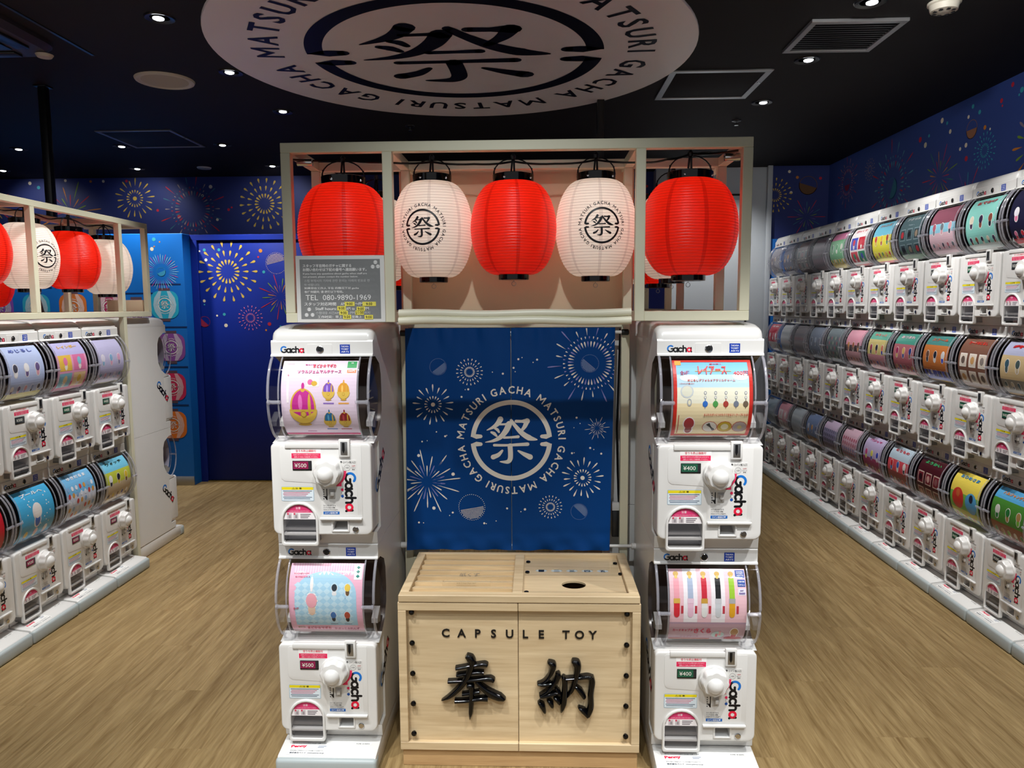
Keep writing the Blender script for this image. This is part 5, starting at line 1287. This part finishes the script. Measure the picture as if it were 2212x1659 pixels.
p4 = {'bg': [(0, .085, 'd8d0b8'), (.085, .38, 'c9a6b4'), (.38, .40, 'b89ab0'), (.40, 1, 'efc3cc')], 'items': [('r', .18, .36, .40, 1, 'f4eef2', .0003), ('r', .54, .72, .40, 1, 'f2ecf0', .0003)]
    + lip(.09, .66, 'efa4b0', 'd82a3a', 'd8b04a') + lip(.27, .66, 'aab8d0', 'eac0d4', 'e8c8d8') + lip(.45, .66, 'c82034', 'e8e8e4', 'c89a38') + lip(.63, .66, '101014', 'd0d4d8', 'c8c8cc') + lip(.81, .66, '9ac832', 'e0a424', 'a8a8a8')
    + [('t', 'カードキャプター', .20, .30, .038, 'c02050', .30, .03), ('t', 'さくら', .44, .29, .07, 'd01e4a', .22, .04), ('t', 'リップケース', .28, .195, .032, 'b86a90', .24, .02), ('e', .65, .22, .085, .075, 'bcd8d4', .0006), ('r', .62, .65, .18, .24, 'd84050', .0010), ('r', .66, .69, .21, .28, 'eaa0a8', .0010),
       ('f', .86, .27, .10, 'b88a58', 'c02a34'), ('e', .86, .14, .12, .06, 'b8202c', .0007), ('r', .02, .56, .10, .135, 'c04a3a', .0006), ('r', .87, .99, .88, .98, '1c4aa0', .0006), ('r', .89, .99, .78, .86, '2a52a8', .0006), ('r', .89, .99, .69, .76, 'e8e4f0', .0006),
       ('t', 'TAKARA', .93, .955, .016, 'f4f4f4', .09, .02), ('t', 'TOMY', .93, .932, .016, 'f4f4f4', .09, .02), ('t', 'ARTS', .93, .908, .016, 'f4f4f4', .09, .02), ('t', '対象年齢', .94, .835, .018, 'f4f4f4', .08), ('t', '15才以上', .94, .80, .018, 'f4f4f4', .085), ('t', '¥400', .94, .71, .022, '4a2a90', .08), ('t', '全5種', .94, .74, .014, '4a2a90', .05)]}
GF = 'front capsule machines of the middle stall'
machine(-.653, 2.21, Z2, 0, p1, 500, 'white capsule machine with lilac poster of jewelled egg cases, above the left front machine', GF, True)
machine(-.653, 2.21, Z3, 0, p2, 500, 'white capsule machine with pink and light blue plush poster, lower left front', GF)
machine(.510, 2.182, Z2, 0, p3, 400, 'white capsule machine with red bordered sky blue poster, above the right front machine', GF, True)
machine(.510, 2.182, Z3, 0, p4, 400, 'white capsule machine with pink poster of five lip cases, lower right front', GF)
GB = 'machine bases of the middle stall'
base(-.653, 2.21, 0, 'white machine base with grey bumper under the left front capsule machines', GB)
base(.510, 2.182, 0, 'white machine base with grey bumper under the right front capsule machines', GB)

# ---- generated posters for the rows
def gen(bg, kind, cols, title, tc, foot='d8d0bc', sub=None, seed=0):
    rr = random.Random(seed); it = []
    ft = .10
    zones = [(0, ft, foot)]+[(ft+(1-ft)*a, ft+(1-ft)*b, c) for a, b, c in bg]
    if title: it.append(('t', title, .5, .89, .065, tc, .62, .035))
    if sub: it.append(('t', sub, .5, .80, .03, sub and tc, .5, .02))
    if kind == 'figs':
        for j in range(2):
            n = 3 if j == 0 else 5; s_ = .12 if j == 0 else .078
            for i in range(n): it.append(('f', (i+.5)/n*.92+.04, .60 if j == 0 else .29, s_, cols[(i+j) % len(cols)], cols[(i+j+1) % len(cols)]))
    elif kind == 'cards':
        for j in range(2):
            for i in range(3):
                u, v = .18+.32*i, .58-.28*j; it += [('r', u-.12, u+.12, v-.11, v+.11, cols[0], .0005), ('r', u-.10, u+.10, v-.09, v+.09, cols[1], .0008), ('e', u, v, .065, .08, cols[2+(i+j) % (len(cols)-2)], .0011)]
    elif kind == 'grid':
        for j in range(2):
            for i in range(2):
                u, v = .27+.46*i, .60-.30*j; c = cols[(i+2*j) % len(cols)]; it += [('r', u-.20, u+.20, v-.13, v+.13, c, .0005), ('f', u, v+.02, .13, cols[(i+2*j+1) % len(cols)], 'f0e8e0')]
    elif kind == 'dots':
        for j in range(5):
            for i in range(7): it.append(('e', .1+.8*i/6, .24+.115*j, .040, .055, cols[(i*3+j) % len(cols)], .0008))
    elif kind == 'big':
        it += [('f', .5, .58, .22, cols[0], cols[1])]+[('f', .22+.28*i, .25, .10, cols[(i+2) % len(cols)], cols[(i+1) % len(cols)]) for i in range(3)]
        it += [('e', rr.uniform(.06, .94), rr.uniform(.2, .85), .014, .014, 'f2f2f2', .0006) for _ in range(26)]
    elif kind == 'pair':
        it += [('e', .28, .50, .20, .22, cols[0], .0006), ('f', .28, .58, .13, cols[2], cols[0]), ('e', .74, .48, .20, .22, cols[1], .0006), ('f', .74, .56, .13, cols[3], cols[1])]+[('f', .14+.145*i, .20, .06, cols[i % 2], cols[2+i % 2]) for i in range(6)]
    it += [('r', .03, .40, .02, .07, 'a89a90', .0004), ('r', .72, .95, .02, .07, '707070', .0004)]
    return {'bg': zones, 'items': it}
one = lambda c: [(0, 1, c)]
RT = [  # far to near: description, poster, price
    ('grey poster of small figures', gen(one('8a8690'), 'figs', ['5a4a58', 'c8b8a8', '3a3a48'], 'ミニ', 'e0e0e0', 'b8b4b0'), 300),
    ('dark purple poster', gen(one('4a4670'), 'figs', ['2a2848', 'e09a40', '8a80b0'], 'コレクション', 'd8d4f0', '6a6480'), 300),
    ('brown and dark red poster', gen([(0, .5, '6a4a48'), (.5, 1, '8a4844')], 'cards', ['d8c8b8', '5a3a38', '2a2a2c', 'b06058'], None, 'ffffff', '7a6a64'), 300),
    ('dull mauve poster', gen(one('8a6a7e'), 'dots', ['5a3a50', 'b08aa0', '3a2a38'], None, 'ffffff', 'a890a0'), 300),
    ('green poster with pink corner and yellow foot', gen([(0, .25, 'd0b848'), (.25, .75, '6ab07a'), (.75, 1, 'd07aa0')], 'figs', ['1a7a44', '3a9a58', 'e0e0d0'], None, 'ffffff', 'c8b860'), 300),
    ('white poster of four red and blue squares', gen(one('efeae8'), 'grid', ['3a4ab0', 'c8283a', 'd03a48', '2a8a60'], 'びっくり', 'd82a3c', 'c83848'), 400),
    ('yellow poster with light blue top', gen([(0, .62, 'e6de48'), (.62, 1, '78c4dc')], 'figs', ['d03a30', 'e8c030', 'b04a30', '4a8a40', 'e0a040'], 'フレンズ', 'e0702a', 'd8586a'), 400),
    ('dark teal poster with green foot', gen([(0, .22, '4a7a58'), (.22, 1, '4c6266')], 'cards', ['7a9094', '38484c', 'b03038', '1c2024', '8a7a68'], 'アクリル', 'c8ccc8', '3a6a4a'), 300),
    ('dusky pink poster with blue middle band', gen([(0, .45, 'd8b6c0'), (.45, .62, '8ac4d8'), (.62, 1, '8a5060')], 'figs', ['b05a6a', '707880', 'd8a0a8', '4a4a58'], None, 'ffffff', 'c8b8bc'), 300),
    ('mint green poster with red lettering', gen([(0, .12, 'd0dcd8'), (.12, 1, '8ed4c8')], 'figs', ['e4d8c0', '3a2a48', '8a4a38', '1c2430'], 'おでかけ', 'c8202c', 'e0e4e0'), 400),
    ('black and navy poster with white figures', gen([(0, .12, 'c82838'), (.12, 1, '1c1c38')], 'figs', ['e8e4ec', 'e07aa0', 'c82838', '2a3a98'], None, 'ffffff', 'e0dcd8'), 300),
    ('orange and violet poster', gen([(0, .5, 'd8843a'), (.5, 1, '6a4a90')], 'figs', ['f0d8b0', '4a3070', 'c83a30'], 'パレード', 'f4e8d0'), 400)]
RM = [
    ('red and white poster', gen([(0, .35, 'd8d4d4'), (.35, 1, 'c83850')], 'figs', ['f0e8e8', 'e07a88', 'ffffff'], 'まめ', 'f4f0f0', '4a6ab0'), 300),
    ('pale grey poster', gen(one('b4b8bc'), 'dots', ['d8dce0', '8a9098', 'c0b0b4'], None, 'ffffff'), 300),
    ('reddish grey poster', gen(one('8a7a80'), 'dots', ['a05a60', '5a5a6a', 'b0a0a4'], None, 'ffffff', 'a8a0a0'), 300),
    ('slate blue poster', gen(one('6a7890'), 'figs', ['3a4860', 'a0b0c8', '50506a'], None, 'ffffff', '8a94a0'), 300),
    ('green grey poster with coloured spots', gen(one('6a7a80'), 'dots', ['a8b8a0', '3a6a58', 'b05a68', '4a4a58'], None, 'ffffff', '8a9090'), 300),
    ('pink poster with brown band', gen([(0, .40, 'd8a0a8'), (.40, .55, '4a3230'), (.55, 1, 'e89aae')], 'figs', ['d8883a', 'b05a30', '6a4030'], None, 'ffffff', 'a89090'), 400),
    ('green and rose poster of figures', gen([(0, .40, 'd0909a'), (.40, .75, 'd0c078'), (.75, 1, '50a48c')], 'figs', ['a03a4a', '2a2a38', 'd07a58', '3a3a98', 'b0a0b8'], 'ゆるっと', 'e05a48', 'c88a90'), 400),
    ('deep rose poster', gen([(0, .7, 'b86a72'), (.7, 1, '4a9a88')], 'figs', ['a02a58', 'd8b060', '2a3a80', '7a5a48'], 'あつまれ', 'f0d0d8', '8a9a68'), 400),
    ('orange wood coloured poster', gen([(0, .25, '3a4ab0'), (.25, .75, 'c8783a'), (.75, 1, '4a8a84')], 'figs', ['6a4a38', '1a2430', 'd8d8d8', '3a4ac0', '101418'], 'スクール', 'e06a48', 'c8a838'), 400),
    ('brown poster of six cream cards', gen(one('7a5444'), 'cards', ['efe8dc', 'e0d4c4', '6a5a50', 'c89a60', '8a8078'], 'カードめじるし', 'e02a20', 'a07a50'), 400),
    ('lavender poster with tan box', gen([(0, .30, '8a8478'), (.30, .70, 'd0b88a'), (.70, 1, 'b4b8d4')], 'figs', ['3a5a68', '485a58', 'c8b898'], '弁当', 'd02020', 'd8a848'), 400),
    ('teal and cream poster', gen([(0, .5, 'e4dcc0'), (.5, 1, '3a8a90')], 'grid', ['4aa0a0', 'd08a50', 'c8505a', 'e0d090'], 'どうぶつ', 'f4f0e0'), 400)]
RB = [
    ('pale blue grey poster', gen(one('9aacba'), 'dots', ['c8d4dc', '7a90a4', 'b0c0c8'], None, 'ffffff', 'b0b8bc'), 300),
    ('pink and white poster', gen([(0, .3, 'd8d0d2'), (.3, 1, 'd890a0')], 'grid', ['f0e8ea', 'e8b0bc', 'ffffff', 'e0c8d0'], None, 'ffffff', 'c8b8bc'), 300),
    ('frosty grey poster', gen(one('b0bac2'), 'dots', ['98a4b0', 'd4dce0', 'a0a8b4'], None, 'ffffff', 'c0c4c4'), 300),
    ('slate blue and orange poster', gen([(0, .3, 'b8926a'), (.3, 1, '7288b4')], 'figs', ['c8d0e4', 'e09a48', '3a4a80'], None, 'ffffff', '9a9a98'), 300),
    ('lavender poster of grey spots', gen([(0, .7, '9a92b8'), (.7, 1, 'd0b8d4')], 'dots', ['4a4660', '605a78', '38364c'], None, 'ffffff', 'a8a4b4'), 300),
    ('pink poster of red spots with blue foot', gen([(0, .35, '98a0c4'), (.35, 1, 'dcb4c4')], 'dots', ['c06a7a', 'b8586c', '7a80b0'], None, 'ffffff', 'c0b4bc'), 300),
    ('magenta and lilac poster', gen([(0, .45, 'a83a70'), (.45, 1, 'c4b4d8')], 'figs', ['d84a88', 'e8e060', '3a4ac0', 'f0e0f0'], 'パジャマ', 'd02a78', '9a5a78'), 400),
    ('red and light blue poster of toy cars', gen([(0, .4, '9a4a48'), (.4, .65, 'd8505a'), (.65, 1, 'b8ccd8')], 'figs', ['c82830', '3a60b0', 'e8e4dc', '3a3a40'], 'のりもの', 'd02a2a', '7a7a80'), 400),
    ('dark maroon poster of framed cards', gen(one('4a161e'), 'cards', ['d0b8a8', '7a2430', '2a0c10', 'c89a90', '8a5a58'], 'ようかい', '3ac070', '3a141a'), 300),
    ('yellow green poster of red and blue dresses', gen([(0, .25, 'c8d04a'), (.25, .55, '7ac050'), (.55, 1, 'f0da58')], 'pair', ['d83a30', '58a8dc', 'd06a38', '28283c'], 'おひめさま', '3a8ac8', '9ab848'), 400),
    ('jungle green poster with orange lettering', gen([(0, .35, '8a4a2c'), (.35, .75, '4a8a34'), (.75, 1, '58a8d8')], 'figs', ['d8d8d0', '2a7a38', 'b08a50', '7ac040'], 'ハルジャングル', 'f09020', '7a3a24'), 300),
    ('scarlet and gold poster', gen([(0, .5, 'd8a838'), (.5, 1, 'c02a24')], 'cards', ['f0e8c8', 'd8a838', 'b02a20', '5a2a20'], 'まつり', 'f8e8b0'), 400)]
GRW = {1: 'top row of capsule machines along the right wall', 2: 'middle row of capsule machines along the right wall', 3: 'bottom row of capsule machines along the right wall'}
RXL = 2.0488
for t, rows, z in ((1, RT, Z1), (2, RM, Z2), (3, RB, Z3)):
    for i, (d, sp, n) in enumerate(rows):
        y = 6.3224-.32*i
        nm = ('top', 'middle', 'bottom')[t-1]
        machine(RXL, y, z, -PI/2, sp, n, 'white capsule machine with %s, %s row, right wall' % (d, nm), GRW[t], t == 1)
ORD = ['farthest', 'second', 'third', 'fourth', 'fifth', 'sixth', 'seventh', 'eighth', 'ninth', 'tenth', 'eleventh', 'twelfth']
for i in range(12):
    base(RXL, 6.3224-.32*i, -PI/2, 'grey edged machine base on the floor along the right wall, %s%s' % (ORD[i], '' if i == 0 else ' from the far end'), 'machine bases along the right wall')
# ---- left island
LT_ = [('lilac poster of tiny pale figures', gen([(0, .12, 'd0c8e0'), (.12, 1, 'c4c0e2')], 'figs', ['e4e0f0', '8ab4d8', 'e0a8c8', '8a88b0'], None, '7a7ab8', 'd8d0b0'), 400),
       ('pink rainbow poster with yellow lettering', gen([(0, .2, 'c8487a'), (.2, .7, 'e8a4c4'), (.7, 1, 'b8b4e0')], 'grid', ['e8c050', 'e07aa8', '8ac4d8', 'f0d0a0'], 'レインボー', 'e8b830', 'd8b8c8'), 400),
       ('pale blue poster of plush heads', gen([(0, .12, 'd4c878'), (.12, 1, 'b4c2e4')], 'figs', ['4a4a58', 'f0eeee', '6a5a88', 'd8a0b0', '8a9ac8'], 'めじるし', '5a6ab0', 'd8c890'), 300),
       ('cream poster with coloured balls', gen(one('e8dcc0'), 'dots', ['d05a4a', '4a8ac0', 'e0b040'], 'ころころ', 'c03a3a'), 300)]
LB_ = [('yellow green poster with light blue top', gen([(0, .45, 'd8c4a0'), (.45, .70, 'c8d048'), (.70, 1, '78c8e4')], 'figs', ['f0f0ec', '2a2a30', 'e8c838', '8a6a40', '4a5ab0'], 'ウォッチ', '2a3a28', 'e0c0b8'), 500),
       ('white to sky blue poster of small trinkets', gen([(0, .55, 'd4dcec'), (.55, 1, '78bce8')], 'dots', ['e0e8f4', 'd8a050', 'e8eef8', 'd04a48', '88b0d8'], 'ゆきだるま', 'f4f8fc', 'd8d4dc'), 500),
       ('sky blue poster of one white plush', gen([(0, 1, '48aede')], 'big', ['f2eeea', '3a6ac0', 'e8c860', 'f0c8d0'], 'プールへ', 'f0f4f0', '5a8aa8'), 500),
       ('bright red poster', gen(one('cc2030'), 'figs', ['f0d0d0', '801018', 'e8e0d0'], 'ごちそう', 'f8f0e8', 'b01828'), 500)]
GL = {2: 'upper row of capsule machines on the left island', 3: 'lower row of capsule machines on the left island'}
for t, rows, z in ((2, LT_, Z2), (3, LB_, Z3)):
    for i, (d, sp, n) in enumerate(rows):
        machine(-2.2733, 3.763-.32*i, z, PI/2, sp, n, 'white capsule machine with %s, %s row, left island' % (d, 'upper' if t == 2 else 'lower'), GL[t], t == 2)
for i in range(4): base(-2.2733, 3.763-.32*i, PI/2, 'grey edged machine base of the left island, %s%s' % (ORD[i], '' if i == 0 else ' from the far end'), 'machine bases of the left island')
# machine closing the far end of the left island, seen from its side
GE = 'end machines of the left island'
spE = gen(one('c8c4d8'), 'figs', ['8a88b0', 'e0a8c8'], None, 'ffffff')
machine(-2.43, 4.436, Z2, PI, spE, 400, 'upper capsule machine turned away, its plain white side showing, left island', GE, True)
machine(-2.43, 4.436, Z3, PI, spE, 400, 'lower capsule machine turned away, its plain white side showing, left island', GE)
base(-2.43, 4.436, PI, 'machine base under the side-on capsule machines at the far end of the left island', 'machine bases of the left island')
# side machines of the middle island, hidden behind the front ones but for a foot
for sx, x, y in ((-1, -.86, 2.66+.17), (1, .72, 2.66+.17)):
    base(x, y, PI/2*sx, 'machine base foot poking out behind the %s front machines of the middle stall' % ('left' if sx < 0 else 'right'), GB)
    for nm, z in (('upper', Z2), ('lower', Z3)):
        machine(x, y, z, PI/2*sx, spE, 300, '%s capsule machine facing sideways behind the %s front machines of the stall' % (nm, 'left' if sx < 0 else 'right'), 'side capsule machines of the middle stall', nm == 'upper')
